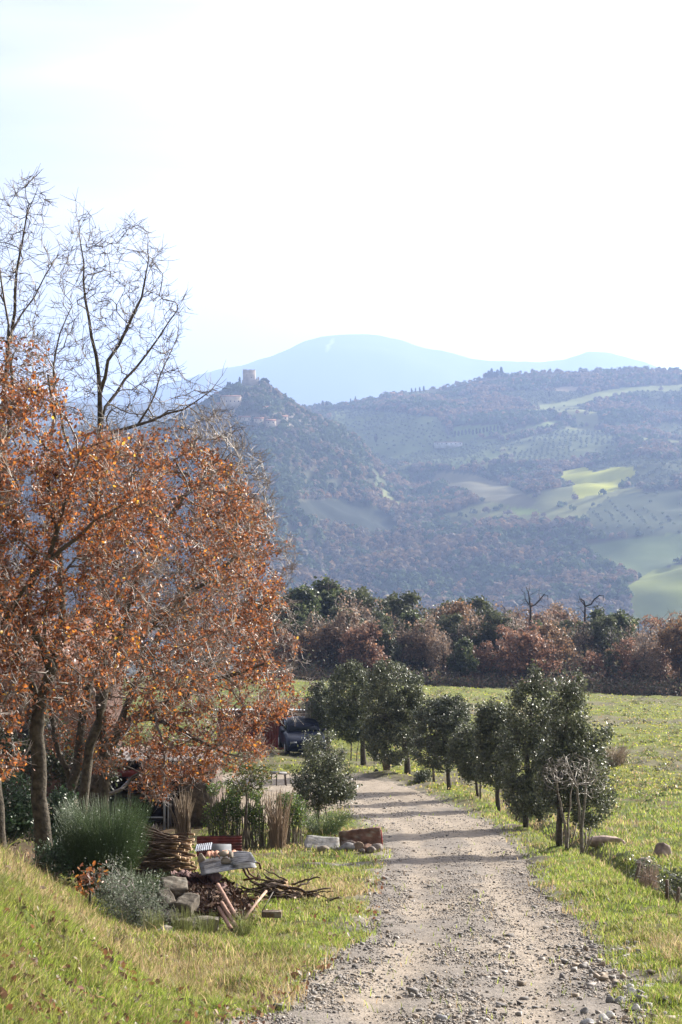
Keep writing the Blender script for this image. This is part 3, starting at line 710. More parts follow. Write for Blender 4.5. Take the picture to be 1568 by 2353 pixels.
def lane_trees():
    S = small_tree
    S('holm_oak', 'nearest holm oak in the row, behind the two bare many-stemmed trees', 'tree', 1285, 40,
      [([(1285, 1960, 40), (1285, 1900, 40), (1287, 1840, 40), (1290, 1760, 40), (1300, 1680, 40), (1312, 1600, 40)], [.062, .055, .05, .04, .03, .015])],
      [(1308, 1640, 44, 66, 40), (1300, 1730, 72, 64, 40), (1345, 1770, 60, 80, 39.8), (1350, 1850, 56, 40, 39.8), (1290, 1790, 58, 64, 40.2), (1372, 1700, 22, 18, 40)], 1100, 36000, .056, 201, group=GR,
      shoots=[(1326, 1600, 1545, 8), (1338, 1600, 1550, 8), (1312, 1600, 1568, 6), (1298, 1610, 1580, 5)])
    S('holm_oak', 'tall dark holm oak second from the near end, its top a tuft of pale shoots', 'tree', 1208, 47,
      [([(1208, 1905, 47), (1208, 1840, 47), (1212, 1760, 47), (1220, 1650, 47), (1230, 1560, 47)], [.065, .06, .05, .035, .015])],
      [(1222, 1650, 58, 74, 47), (1212, 1750, 70, 80, 47), (1215, 1820, 64, 53, 47), (1245, 1850, 44, 30, 46.8), (1262, 1700, 46, 64, 47.2)], 1100, 38000, .06, 202, group=GR,
      shoots=[(1228, 1590, 1524, 10), (1236, 1590, 1540, 7), (1256, 1600, 1558, 6), (1196, 1620, 1560, 4), (1272, 1600, 1560, 6)])
    S('holm_oak', 'holm oak with a clean leaning trunk between two thin stake-like saplings', 'tree', 1146, 55,
      [([(1146, 1860, 55), (1142, 1800, 55), (1140, 1720, 55), (1143, 1650, 55)], [.065, .058, .045, .015])],
      [(1143, 1690, 49, 66, 55), (1145, 1755, 55, 51, 55), (1128, 1650, 28, 32, 55)], 800, 28000, .064, 203, group=GR)
    S('holm_oak', 'low slim-trunked holm oak with the crown merging into its neighbour', 'tree', 1099, 59,
      [([(1099, 1836, 59), (1093, 1780, 59), (1084, 1720, 59)], [.035, .03, .012])],
      [(1075, 1722, 42, 49, 59), (1085, 1765, 32, 28, 59)], 480, 17000, .064, 204, group=GR)
    S('holm_oak', 'silvery round holm oak right of the biggest dark one', 'tree', 1033, 63,
      [([(1033, 1818, 63), (1030, 1766, 63), (1020, 1700, 63), (1010, 1630, 63)], [.07, .062, .045, .015])],
      [(1012, 1672, 67, 61, 63), (1005, 1730, 60, 42, 63), (1040, 1660, 35, 48, 63)], 850, 32000, .068, 205, group=GR,
      palette=([(.070, .085, .045), (.05, .062, .03), (.095, .11, .07), (.11, .12, .09)], [30, 26, 24, 14]), shoots=[(1028, 1625, 1600, 4)])
    S('holm_oak', 'biggest holm oak, broad dark crown in the middle of the row', 'tree', 937, 71,
      [([(937, 1785, 71), (934, 1740, 71), (920, 1660, 71), (910, 1570, 71)], [.11, .10, .07, .02])],
      [(905, 1598, 70, 78, 71), (900, 1690, 70, 66, 71), (930, 1650, 44, 64, 71), (868, 1640, 35, 85, 71), (945, 1620, 22, 40, 71)], 1200, 46000, .078, 206, group=GR,
      shoots=[(897, 1540, 1515, 4), (915, 1540, 1519, 4), (935, 1560, 1535, 3)])
    S('holm_oak', 'egg-shaped holm oak left of the biggest one, with a sturdy short trunk', 'tree', 836, 80,
      [([(836, 1758, 80), (834, 1705, 80), (822, 1640, 80), (815, 1580, 80)], [.115, .10, .07, .02])],
      [(805, 1592, 51, 66, 80), (806, 1655, 51, 49, 80), (826, 1670, 30, 32, 80)], 900, 33000, .084, 207, group=GR, shoots=[(797, 1545, 1525, 3), (815, 1545, 1530, 3)])
    S('holm_oak', 'farthest holm oak in the row, low and half hidden behind the egg-shaped one', 'tree', 757, 87,
      [([(757, 1735, 87), (752, 1690, 87), (744, 1630, 87)], [.07, .06, .02])],
      [(741, 1628, 36, 59, 87)], 500, 18000, .09, 208, group=GR)
    # the one on the left of the lane
    S('holm_oak', 'small holm oak with glittering leaves left of the lane, behind the pale stone slab', 'tree', 729, 46,
      [([(729, 1915, 46), (731, 1860, 46), (738, 1800, 46), (742, 1740, 46)], [.036, .032, .024, .010]), ([(729, 1880, 46), (714, 1830, 46), (706, 1790, 46)], [.014, .012, .006])],
      [(742, 1735, 51, 49, 46), (738, 1790, 67, 51, 46), (782, 1800, 42, 38, 46), (728, 1835, 46, 23, 46), (795, 1835, 22, 18, 46)], 700, 17000, .054, 209, spread=.06)
    # slight deciduous sapling standing in the hedge
    S('sapling', 'thin sapling with a sparse olive-green top rising out of the clipped hedge', 'tree', 566, 41,
      [([(566, 1930, 41), (565, 1880, 41), (570, 1830, 41), (566, 1790, 41)], [.026, .022, .016, .006])],
      [(562, 1785, 58, 34, 41), (590, 1775, 46, 23, 41)], 260, 2600, .05, 210, palette=([(.07, .09, .03), (.10, .11, .03), (.2, .12, .03)], [5, 4, 1]), mat=M_LEAF)
    # bare many stemmed trees in front
    def bare_clump(label, u, y, stems, ells, n, seed):
        S('bare_tree', label, 'tree', u, y, stems, ells, n, 0, .05, seed, tip_r=.0034, surf=.3, group='bare grey trees cut back to many stems', bark=(.17, .15, .13), twig=(.26, .23, .20), split=.02, step=.14, wob=.05)
    bare_clump('left of the two bare grey trees, two slim stems and a cut stub', 1303, 38.5,
      [([(1303, 1975, 38.5), (1301, 1900, 38.5), (1290, 1860, 38.5), (1283, 1820, 38.5), (1279, 1775, 38.5)], [.030, .024, .02, .016, .012]),
       ([(1303, 1960, 38.5), (1308, 1900, 38.5), (1310, 1840, 38.4), (1316, 1780, 38.4)], [.024, .022, .018, .010]),
       ([(1303, 1965, 38.5), (1296, 1900, 38.6), (1296, 1870, 38.6)], [.022, .02, .018]),
       ([(1306, 1960, 38.4), (1318, 1920, 38.3), (1326, 1892, 38.3)], [.018, .016, .014])],
      [(1288, 1775, 50, 40, 38.5), (1260, 1782, 24, 36, 38.5)], 240, 301)
    bare_clump('right of the two bare grey trees, white-tipped twigs spread over four cut stubs', 1336, 37.8,
      [([(1336, 1990, 37.8), (1337, 1900, 37.8), (1330, 1860, 37.8), (1326, 1800, 37.8), (1310, 1765, 37.8), (1300, 1740, 37.8)], [.034, .028, .022, .018, .012, .006]),
       ([(1337, 1900, 37.8), (1345, 1850, 37.8), (1346, 1800, 37.8), (1352, 1750, 37.8)], [.022, .018, .014, .006]),
       ([(1336, 1985, 37.8), (1345, 1940, 37.7), (1346, 1912, 37.7)], [.022, .020, .018]),
       ([(1338, 1980, 37.8), (1352, 1940, 37.7), (1365, 1920, 37.7)], [.020, .018, .016]),
       ([(1336, 1980, 37.8), (1354, 1930, 37.6), (1358, 1905, 37.6)], [.018, .016, .014])],
      [(1322, 1770, 62, 42, 37.8), (1358, 1790, 44, 50, 37.8)], 320, 302)
    # cut sapling stems between the trees
    def sap(u, y, v1, lean, label, rr=.022):
        b = gu(u, y); e = thing('stake', b, label, 'stake', 'grey stakes between the lane trees'); mb = MB()
        h = (gv(u, y) - v1) / F * y; q = np.array([(0, 0, -.05), (lean * .3, 0, h * .5), (lean, 0, h)])
        mb.tube(q, [rr, rr * .9, rr * .7], 7, (.13, .11, .09)); k = MB()
        k.tube(np.array([q[1], q[1] + (.06, 0, .12)]), [rr * .5, rr * .25], 5, (.13, .11, .09))
        mb.build('stake_shaft', M_BARK, e); k.build('side_stub', M_BARK, e)
    sap(998, 66, 1755, -.05, 'grey forked stake between the biggest and the silvery holm oak', .05)
    sap(807, 82, 1698, .02, 'thin dark stake just left of the sturdy short trunk, upright', .03)
    sap(819, 81, 1702, .12, 'thin dark stake leaning right against the sturdy short trunk', .02)
    sap(1104, 58, 1790, .0, 'grey stake just right of the slim-trunked holm oak', .03)
    sap(1187, 49, 1832, -.02, 'grey stake left of the tall dark holm oak, the taller of a pair', .03)
    sap(1194, 49, 1834, .03, 'short grey stake touching the tall dark holm oak trunk', .03)
    # dead bush with a black bucket
    b = gu(889, 73); mb = MB(); rg = np.random.default_rng(5)
    for i in range(40):
        a = rg.uniform(0, 6.28); l = rg.uniform(.3, .85); d = np.array((math.cos(a) * .3, math.sin(a) * .3, 1)); q = np.array(b) * 0
        mb.tube([q + (math.cos(a) * .08, math.sin(a) * .08, -.03), q + d * l * .5 + rg.normal(0, .03, 3), q + d * l], [.018, .012, .005], 4, (.17, .13, .10))
    o = mb.build('dead_bush', M_BARK); o.location = b; tag(o, 'stubby leafless brown bush at the foot of the holm oak row', 'bush')
    b = gu(870, 72); mb = MB(); mb.tube([(0, 0, .0), (-.02, 0, .16)], [.09, .12], 14, (.02, .02, .022)); e = thing('bucket', (b[0], b[1], b[2] + .02), 'black bucket tipped on the grass beside the stubby bush', 'bucket')
    mb.build('bucket_body', M_RUBBER, e); m2 = MB(); m2.tube([(-.13, 0, .16), (-.02, .12, .2), (.1, 0, .16)], .006, 5, (.3, .3, .3)); m2.build('handle', M_METAL, e); e.rotation_euler = (.5, -.7, 0)
    S('small_bush', 'little dark evergreen bush between the biggest and the silvery holm oak', 'bush', 973, 67, [([(973, 1805, 67), (973, 1780, 67)], [.02, .008])], [(973, 1787, 20, 14, 67)], 120, 2600, .06, 220)
lane_trees()

# ------------------------------------------------------------------ wood behind the field
def wood():
    protos = []
    def proto(seed, h, wd, palt, n_leaf, ls, mat, twig=(.14, .11, .095), natt=330, low=.1):
        rg = np.random.default_rng(seed)
        tr = [np.array((0, 0, -.4)), np.array((.1, 0, h * .3)), np.array((.0, .1, h * .6)), np.array((.15, 0, h * .92))]
        n = natt; nl = 9; lc = np.stack([rg.uniform(-.62, .62, nl) * wd, rg.uniform(-.62, .62, nl) * wd, h * rg.uniform(.28, .80, nl)], 1); lc[0] = (0, 0, h * .80); lr = rg.uniform(.30, .48, nl) * wd
        lc[:, :2] *= np.clip(1.15 - np.abs(lc[:, 2:] / h - .45), .4, 1); li = rg.integers(0, nl, n); d = unit(rg.normal(0, 1, (n, 3))); r = rg.uniform(.55, 1.0, n)
        q = lc[li] + d * (r * lr[li])[:, None] * np.array((1, 1, 1.15)); q[:, 2] = q[:, 2].clip(0, h * 1.02)
        q = q[q[:, 2] > h * low]
        Pn, par, rr, tips = skeleton([(tr, [.22, .17, .12, .04])], q, .6, rg, .014, wob=.2, path_w=.2)
        mbT = MB(); mbB = MB(); limbs(Pn, par, rr, mbT, .07, mbB, c=(.09, .075, .06), c2=twig, foot=.5)
        a, b_ = mbT, mbB
        k = np.where(rr < .05)[0]
        for i in rg.choice(k, min(len(k), 1500)):
            d_ = unit(unit(Pn[i] - Pn[par[i]]) + rg.normal(0, .6, 3)); mbB.tube([Pn[i], Pn[i] + d_ * rg.uniform(.3, .9)], [.016, .006], 3, twig, cap=False)
        me = [('trunk', mbT, M_BARK), ('branches', mbB, M_TWIG)]
        obs = []
        for nm, m_, mt in me: 
            o = m_.build(nm, mt); obs.append(o)
        if n_leaf:
            i = k[rg.integers(0, len(k), n_leaf)]; cen = Pn[i] + rg.normal(0, .20, (n_leaf, 3))
            dn = fbm(cen[:, 0] * .8 + cen[:, 1] * .7, cen[:, 2] * .8, seed, 3) + rg.normal(0, .08, n_leaf); cen = cen[dn > .40]
            V, Fq, C = leaves(cen, ls, pal(len(cen), rg, *palt), rg, aspect=.65, fold=.3)
            obs.append(mesh_np('crown', V, [Fq], mat, C))
        for o in obs: COL.objects.unlink(o)
        return [(o.name.split('.')[0], o.data) for o in obs], h
    RUST = ([(.27, .145, .095), (.21, .12, .085), (.34, .18, .10), (.17, .11, .08)], [32, 34, 14, 20])
    RUS2 = ([(.24, .17, .12), (.19, .14, .10), (.29, .19, .13)], [4, 5, 2])
    EVG = ([(.075, .095, .035), (.05, .065, .028), (.10, .12, .045), (.13, .14, .07)], [3, 3, 2, 1])
    OLV = ([(.085, .095, .045), (.065, .075, .038), (.10, .11, .06)], [3, 3, 2])
    pr = {'rust': [proto(401, 7.5, 3.4, RUST, 8000, .21, M_LEAF, natt=420), proto(402, 6.5, 3.2, RUST, 7000, .24, M_LEAF), proto(403, 7.0, 3.0, RUS2, 7500, .22, M_LEAF, natt=420), proto(407, 7.2, 2.8, ([(.22, .13, .07), (.16, .11, .07), (.30, .17, .08)], [4, 4, 2]), 6500, .21, M_LEAF, natt=450), proto(408, 7.5, 3.1, ([(.28, .17, .12), (.22, .145, .105), (.17, .125, .085)], [4, 4, 2]), 7500, .21, M_LEAF, natt=420)],
          'ever': [proto(404, 8.5, 3.4, EVG, 16000, .24, M_LEAF), proto(405, 8.0, 2.8, OLV, 13000, .23, M_LEAF)],
          'bare': [proto(406, 8.5, 3.0, RUS2, 2200, .2, M_LEAF, twig=(.22, .18, .16), natt=620)]}
    names = {'rust': ('rust_leaved_oak', 'rust-brown oak'), 'ever': ('evergreen_oak', 'dark evergreen oak'), 'bare': ('bare_tree', 'bare grey-twigged tree')}
    rg = np.random.default_rng(77)
    def edge_v(u): return np.interp(u, [500, 670, 1000, 1300, 1568, 1900], [1556, 1560, 1571, 1590, 1606, 1625])
    ordw = 'first second third fourth fifth sixth seventh eighth ninth tenth eleventh twelfth thirteenth fourteenth fifteenth sixteenth seventeenth eighteenth nineteenth twentieth'.split()
    cnt = {}
    def place(kind, u, y, vtop, row, wscale=1.0):
        pid = int(rg.integers(0, len(pr[kind]))); parts, h = pr[kind][pid]
        x = (u - U0) / F * y; z = float(G(x, y)); ztop = -(vtop - V0) / F * y; s = max(.5, (ztop - z) / h)
        k = (kind, row); cnt[k] = cnt.get(k, 0) + 1
        lab = '%s %s, %s such from the left' % (names[kind][1], row, ordw[cnt[k] - 1])
        e = thing(names[kind][0], (x, y, z), lab, 'tree', '%ss of the wood behind the field' % names[kind][1])
        for nm, me in parts:
            o = bpy.data.objects.new(nm, me); COL.objects.link(o); o.parent = e
        sw = s * wscale * rg.uniform(.9, 1.1)
        e.scale = (sw, sw, s); e.rotation_euler = (0, 0, rg.uniform(0, 6.28))
    fr = [('rust', 700, 1415), ('rust', 745, 1390), ('rust', 800, 1405), ('rust', 850, 1430), ('ever', 885, 1430), ('bare', 925, 1425), ('rust', 975, 1415), ('bare', 1020, 1425), ('ever', 1070, 1430),
          ('rust', 1115, 1440), ('rust', 1165, 1425), ('rust', 1215, 1410), ('rust', 1265, 1430), ('bare', 1310, 1440), ('rust', 1360, 1470), ('ever', 1400, 1475), ('rust', 1440, 1450), ('bare', 1480, 1440), ('rust', 1520, 1430), ('rust', 1565, 1420), ('rust', 1620, 1430), ('rust', 650, 1410), ('ever', 610, 1400)]
    for k, u, vt in sorted(fr, key=lambda t: t[1]): place(k, u, rg.uniform(181, 187), vt + rg.uniform(-12, 42), 'in front row of wood', 1.0)
    bk = [('ever', 660, 1345), ('ever', 700, 1335), ('ever', 755, 1318), ('bare', 800, 1350), ('ever', 828, 1350), ('bare', 872, 1372), ('ever', 905, 1360), ('ever', 945, 1360), ('bare', 975, 1385), ('bare', 1000, 1388),
          ('ever', 1035, 1382), ('rust', 1065, 1372), ('ever', 1100, 1372), ('ever', 1130, 1378), ('bare', 1160, 1382), ('bare', 1195, 1395), ('rust', 1240, 1390), ('rust', 1285, 1392), ('bare', 1325, 1400), ('ever', 1385, 1388), ('ever', 1430, 1394), ('bare', 1470, 1418), ('rust', 1510, 1418), ('rust', 1560, 1412), ('rust', 1610, 1420), ('ever', 1660, 1410), ('ever', 610, 1350)]
    for k, u, vt in sorted(bk, key=lambda t: t[1]): place(k, u, rg.uniform(196, 208), vt, 'in back row of wood', 1.0)
    md = [('ever', 680, 1400), ('bare', 722, 1400), ('ever', 775, 1395), ('bare', 830, 1395), ('ever', 868, 1400), ('bare', 905, 1405), ('ever', 950, 1395), ('bare', 990, 1408), ('ever', 1048, 1410), ('bare', 1085, 1400), ('ever', 1125, 1400), ('bare', 1180, 1405), ('ever', 1225, 1420), ('bare', 1262, 1405), ('ever', 1300, 1425), ('bare', 1345, 1425), ('ever', 1402, 1415), ('bare', 1445, 1430), ('bare', 1500, 1425), ('ever', 1545, 1440), ('bare', 1590, 1430)]
    for k, u, vt in md: place(k, u, rg.uniform(189, 193), vt, 'in middle row of wood', 1.0)
    # low scrub in front of the wood and small dry plants on the field
    mb = []; 
    def scrub(n, ylo, yhi, h, ls, palt, per, fn, name, label, seed):
        r2 = np.random.default_rng(seed); x = []; cs = []
        for i in range(n):
            y = r2.uniform(ylo, yhi); u = r2.uniform(640, 1700); xx = (u - U0) / F * y
            if y < 100: xx = max(xx, 6.0 + r2.uniform(0, 8)); y = y + .0
            c = np.array((xx, y, float(G(xx, y)))); hh = h * r2.uniform(.5, 1.3)
            x.append(c + r2.normal(0, 1, (per, 3)) * (hh * .75, hh * .5, hh * .35) + (0, 0, hh * .4))
        cen = np.concatenate(x); V, Fq, C = leaves(cen, ls, pal(len(cen), r2, *palt), r2)
        tag(mesh_np(name, V, [Fq], M_LEAF, C), label, None, None, 'stuff')
    scrub(230, 181, 200, 2.6, .26, ([(.09, .08, .055), (.08, .085, .045), (.13, .085, .06)], [3, 3, 2]), 330, None, 'thicket', 'dense dark thicket filling the wood between its trunks', 43)
    scrub(95, 177, 182, 1.1, .2, ([(.13, .10, .07), (.08, .085, .045), (.18, .11, .075)], [3, 3, 2]), 260, None, 'undergrowth', 'dark scrub along the foot of the wood', 41)
    scrub(420, 52, 172, .22, .075, ([(.13, .16, .05), (.24, .19, .11), (.09, .11, .04)], [3, 3, 2]), 60, None, 'pasture_tussocks', 'low tussocks and weeds dotted over the open pasture', 44)
    # gnarled dead trees sticking out
    for u, y, vt, lab, sd_ in ((1215, 194, 1348, 'gnarled dead tree with black crooked branches above the wood, left of the two', 11), (1340, 192, 1375, 'gnarled dead tree with a hooked black branch above the wood, right of the two', 12)):
        r3 = np.random.default_rng(sd_); b = gu(u, y); e = thing('dead_tree', b, lab, 'tree', 'gnarled dead trees in the wood'); b = np.array(b)
        seeds = [([b, P(u + 2, 1450, y), P(u + 6, 1400, y), P(u + 2, 1370, y), P(u - 6, vt, y)], [.13, .11, .09, .06, .02]),
                 ([P(u + 6, 1400, y), P(u + 22, 1385, y), P(u + 36, 1362, y), P(u + 50, 1366, y), P(u + 46, 1380, y)], [.08, .07, .055, .04, .02]),
                 ([P(u + 2, 1390, y), P(u - 12, 1378, y), P(u - 8, 1362, y)], [.06, .04, .02])]
        Pn, par, rr, _ = skeleton(seeds, [P(u + r3.uniform(-18, 45), r3.uniform(vt, 1400), y + r3.normal(0, .5)) for _ in range(60)], .5, r3, .012, wob=.3)
        mb1 = MB(); mb2 = MB(); limbs(Pn - b, par, rr, mb1, .06, mb2, c=(.04, .032, .028), c2=(.05, .04, .035)); mb1.build('trunk', M_BARK, e); mb2.build('branches', M_BARK, e)
wood()
# ------------------------------------------------------------------ far slopes: woods, olive groves, castle, farms
def far_surface(u, y):
    x = (u - U0) / F * y; return x, far_z(x, y)
def surf_at(u, v, y0=1560, y1=3195):
    "distance at which the far slope shows at u, v (nearest hit)"
    ys = np.arange(y0, y1, 6.0); x = (u - U0) / F * ys; z = far_z(x, ys); vv = V0 - F * z / ys
    k = np.where(vv <= v)[0]
    y = ys[k[0]] if len(k) else y1
    x = (u - U0) / F * y; return np.array((x, y, float(far_z(np.array(x), np.array(y)))))
def far_trees():
    rg = np.random.default_rng(900); N = 60000
    ly = np.sqrt(rg.uniform(1560.0 ** 2, 3230.0 ** 2, N)); u = rg.uniform(-120, 1720, N); y = ly
    x = (u - U0) / F * y; z = far_z(x, y); uu, v = uv_of(x, y, z)
    wob = (fbm(x / 60, y / 60, 71, 3) - .5) * 22
    k = field_at(u + wob, v + wob * .35)
    kinds = np.array([f[2] for f in FIELDS] + ['none'])
    kd = kinds[k]
    dens = np.ones(N) * .95
    patch = fbm(x / 160, y / 160, 73, 3)
    spur = (u < 860) & (v < 1130)
    olive_zone = (k == -1) & (v < 1120) & (v > 900) & (u > 860) & (patch > .53)
    dens[kd == 'bare'] = 0.0; dens[kd == 'olive'] = .0; dens[kd == 'orchard'] = 0; dens[olive_zone] = .40
    dens[(k == -1) & (v < 930) & (u > 860)] = .62
    md = (k == -1) & (v < 1200) & (v > 935) & (u > 880) & (meadow(x, y) > .57); dens[md] = .05
    dens[(np.abs(u - 577) < 26) & (y > 2345) & (y < 2430)] = 0; dens[(u > 500) & (u < 560) & (y > 2200) & (y < 2400) & (v > 905) & (v < 945)] = .15
    cl = (v > 950) & (v < 985) & (u > 560) & (u < 760); dens[cl] = .35
    sky_e = (y > 3120); dens[sky_e] *= .25
    keep = rg.random(N) < dens
    # tree sizes
    x, y, z, v, u, oz, spur, patch = [a[keep] for a in (x, y, z, v, u, olive_zone, spur, patch)]
    n = len(x); h = rg.uniform(4.5, 9.0, n); h[oz] = rg.uniform(3, 4.2, oz.sum()); w = h * rg.uniform(.42, .6, n); w[oz] = h[oz] * .6
    t = fbm(x / 55, y / 55, 75, 3) + rg.normal(0, .07, n)
    base = np.empty((n, 3))
    brown = np.array((.155, .13, .09)); rust = np.array((.24, .155, .085)); ever = np.array((.055, .08, .035)); grey = np.array((.15, .13, .11))
    base[:] = brown
    base[t < .45] = ever * 1.3; base[(t > .45) & (t < .51)] = grey; base[t > .60] = rust * .5 + brown * .5
    rr = rg.random(n); base[rr < .06] = rust; base[(rr > .9)] = ever
    base[spur & (rr < .55)] = ever * 1.1
    base[oz] = np.array((.115, .135, .085))
    bare_ever = (base.sum(1) < .2)
    base *= rg.uniform(.85, 1.2, (n, 1)); 
    V, C = [], []
    def blobs(cx, cy, cz, w, h, base, per, ls, name, label):
        n = len(cx); d = unit(rg.normal(0, 1, (n * per, 3))); d[:, 2] = np.abs(d[:, 2]) * 1.15 - .25
        r = rg.uniform(.55, 1.0, (n * per, 1)); W = np.repeat(w, per)[:, None]; Hh = np.repeat(h, per)[:, None]
        c = np.stack([np.repeat(cx, per), np.repeat(cy, per), np.repeat(cz, per)], 1) + d * r * np.concatenate([W, W, Hh * .62], 1) + np.concatenate([0 * W, 0 * W, Hh * .35], 1)
        s = ls * W * rg.uniform(.6, 1.4, (n * per, 1))
        a = unit(np.cross(d, rg.normal(0, 1, d.shape))); b = np.cross(d + rg.normal(0, .35, d.shape), a)
        V = np.stack([c - a * s - b * s * .6, c + a * s - b * s * .6, c + b * s], 1).reshape(-1, 3)
        col = np.repeat(base, per * 3, axis=0) * np.repeat(rg.uniform(.85, 1.15, (n * per, 1)), 3, axis=0)
        tag(mesh_np(name, V, [np.arange(len(V)).reshape(-1, 3)], M_FAR, col), label, None, None, 'stuff')
    blobs(x, y, z, w, h, base, 26, .42, 'far_woods', 'brown and dark green winter woods covering the far hillside')
    # olive groves: regular rows of small grey-green trees
    ox, oy, oz_ = [], [], []
    for i, (pl, fc, kk) in enumerate(FIELDS):
        if kk == 'bare': continue
        pu = np.array(pl, float); c = surf_at(pu[:, 0].mean(), pu[:, 1].mean()); ang = .5 + i
        sp = 9.5 if kk == 'olive' else 13.0
        g = np.stack(np.meshgrid(np.arange(-48, 49), np.arange(-70, 71)), -1).reshape(-1, 2) * sp
        gx = c[0] + g[:, 0] * math.cos(ang) - g[:, 1] * math.sin(ang); gy = c[1] + g[:, 0] * math.sin(ang) + g[:, 1] * math.cos(ang)
        ok = (gy > 1560) & (gy < 3150); gx = gx[ok] + rg.normal(0, .8, ok.sum()); gy = gy[ok] + rg.normal(0, .8, ok.sum())
        gz = far_z(gx, gy); gu_, gv_ = uv_of(gx, gy, gz); wb = (fbm(gx / 60, gy / 60, 71, 3) - .5) * 22
        ok = field_at(gu_ + wb, gv_ + wb * .35) == i
        ok &= rg.random(len(ok)) < np.where(fbm(gx / 60, gy / 60, 76, 2) > .40, .92, .25)
        ox.append(gx[ok]); oy.append(gy[ok]); oz_.append(gz[ok])
    ox = np.concatenate(ox); oy = np.concatenate(oy); oz_ = np.concatenate(oz_); n = len(ox)
    blobs(ox, oy, oz_, rg.uniform(1.7, 2.6, n), rg.uniform(3, 4.2, n), np.array((.105, .13, .085)) * rg.uniform(.8, 1.25, (n, 1)), 22, .42, 'olive_groves', 'grey-green olive groves in rows on the far hillside')
    # thin line of bare trees along the right skyline
    m = 520; u = rg.uniform(1110, 1720, m); y = rg.uniform(3120, 3195, m); x, z = far_surface(u, y)
    blobs(x, y, z, rg.uniform(1.2, 3.0, m), rg.uniform(3, 8, m), np.array((.12, .095, .08)) * rg.uniform(.8, 1.2, (m, 1)), 16, .30, 'skyline_copse', 'thin bare trees along the right-hand skyline')
far_trees()

def cypress(u, v, y=None, h=11, w=1.5, label='', group=None, round_=False, col=(.03, .042, .022), name='cypress'):
    rg = np.random.default_rng(int(u * 7 + v)); p = surf_at(u, v) if y is None else None
    if p is None: x = (u - U0) / F * y; p = np.array((x, y, float(far_z(np.array(x), np.array(float(y))))))
    e = thing(name, tuple(p), label, 'tree', group)
    mb = MB(); mb.tube([(0, 0, -1), (0, 0, h * .5)], [.35, .15], 6, (.09, .07, .05)); mb.build('trunk', M_BARK, e)
    n = 260; t = rg.random(n) ** .8; z = h * (.08 + .9 * t); a = rg.uniform(0, 6.28, n)
    r = w * (np.sin(np.minimum(1, t * 1.5 + .12) * math.pi * .5) * (1 - t) ** .45 if not round_ else np.sqrt(np.maximum(0, 1 - (2 * t - 1) ** 2)) + .1) * rg.uniform(.5, 1.05, n)
    cen = np.stack([np.cos(a) * r, np.sin(a) * r, z], 1)
    V, Fq, C = simple_leaves(cen, w * .75, np.array(col) * rg.uniform(.7, 1.3, (n, 1)), rg, .7)
    mesh_np('crown', V, [Fq], M_FAR, C, e)
def house(name, label, p, w, d, h, roof, rot=0, wall=(.42, .36, .29), rc=(.24, .13, .09), wins=(), cat='house', group=None, flat=False, foot=4.0):
    e = thing(name, tuple(p), label, cat, group); e.rotation_euler = (0, 0, rot)
    mb = MB(); mb.box((0, 0, (h - foot) / 2), (w, d, h + foot), None, wall)
    if not flat:
        for s in (-1, 1): mb.add([(s * w / 2, -d / 2, h), (s * w / 2, d / 2, h), (s * w / 2, 0, h + roof)], [np.array([(0, 1, 2)])], wall)
    mb.build('wall', M_FARWALL, e)
    mb = MB(); ov = .4
    if flat: mb.box((0, 0, h + .15), (w + .3, d + .3, .3), None, rc)
    else:
        for s in (-1, 1):
            q = np.array([(-w / 2 - ov, s * (d / 2 + ov), h - roof * ov / (d / 2)), (w / 2 + ov, s * (d / 2 + ov), h - roof * ov / (d / 2)), (w / 2 + ov, 0, h + roof), (-w / 2 - ov, 0, h + roof)])
            q2 = q + (0, 0, .3); mb.add(np.concatenate([q, q2]), np.array([(0, 1, 2, 3), (7, 6, 5, 4), (0, 4, 5, 1), (1, 5, 6, 2), (2, 6, 7, 3), (3, 7, 4, 0)]), rc)
    mb.build('roof', M_FARWALL, e)
    for (wx, wz, ww, wh) in wins:
        m = MB(); m.box((wx, -d / 2 - .06, wz), (ww, .16, wh), None, (.05, .05, .05)); m.build('window', M_GLASS, e)
    return e
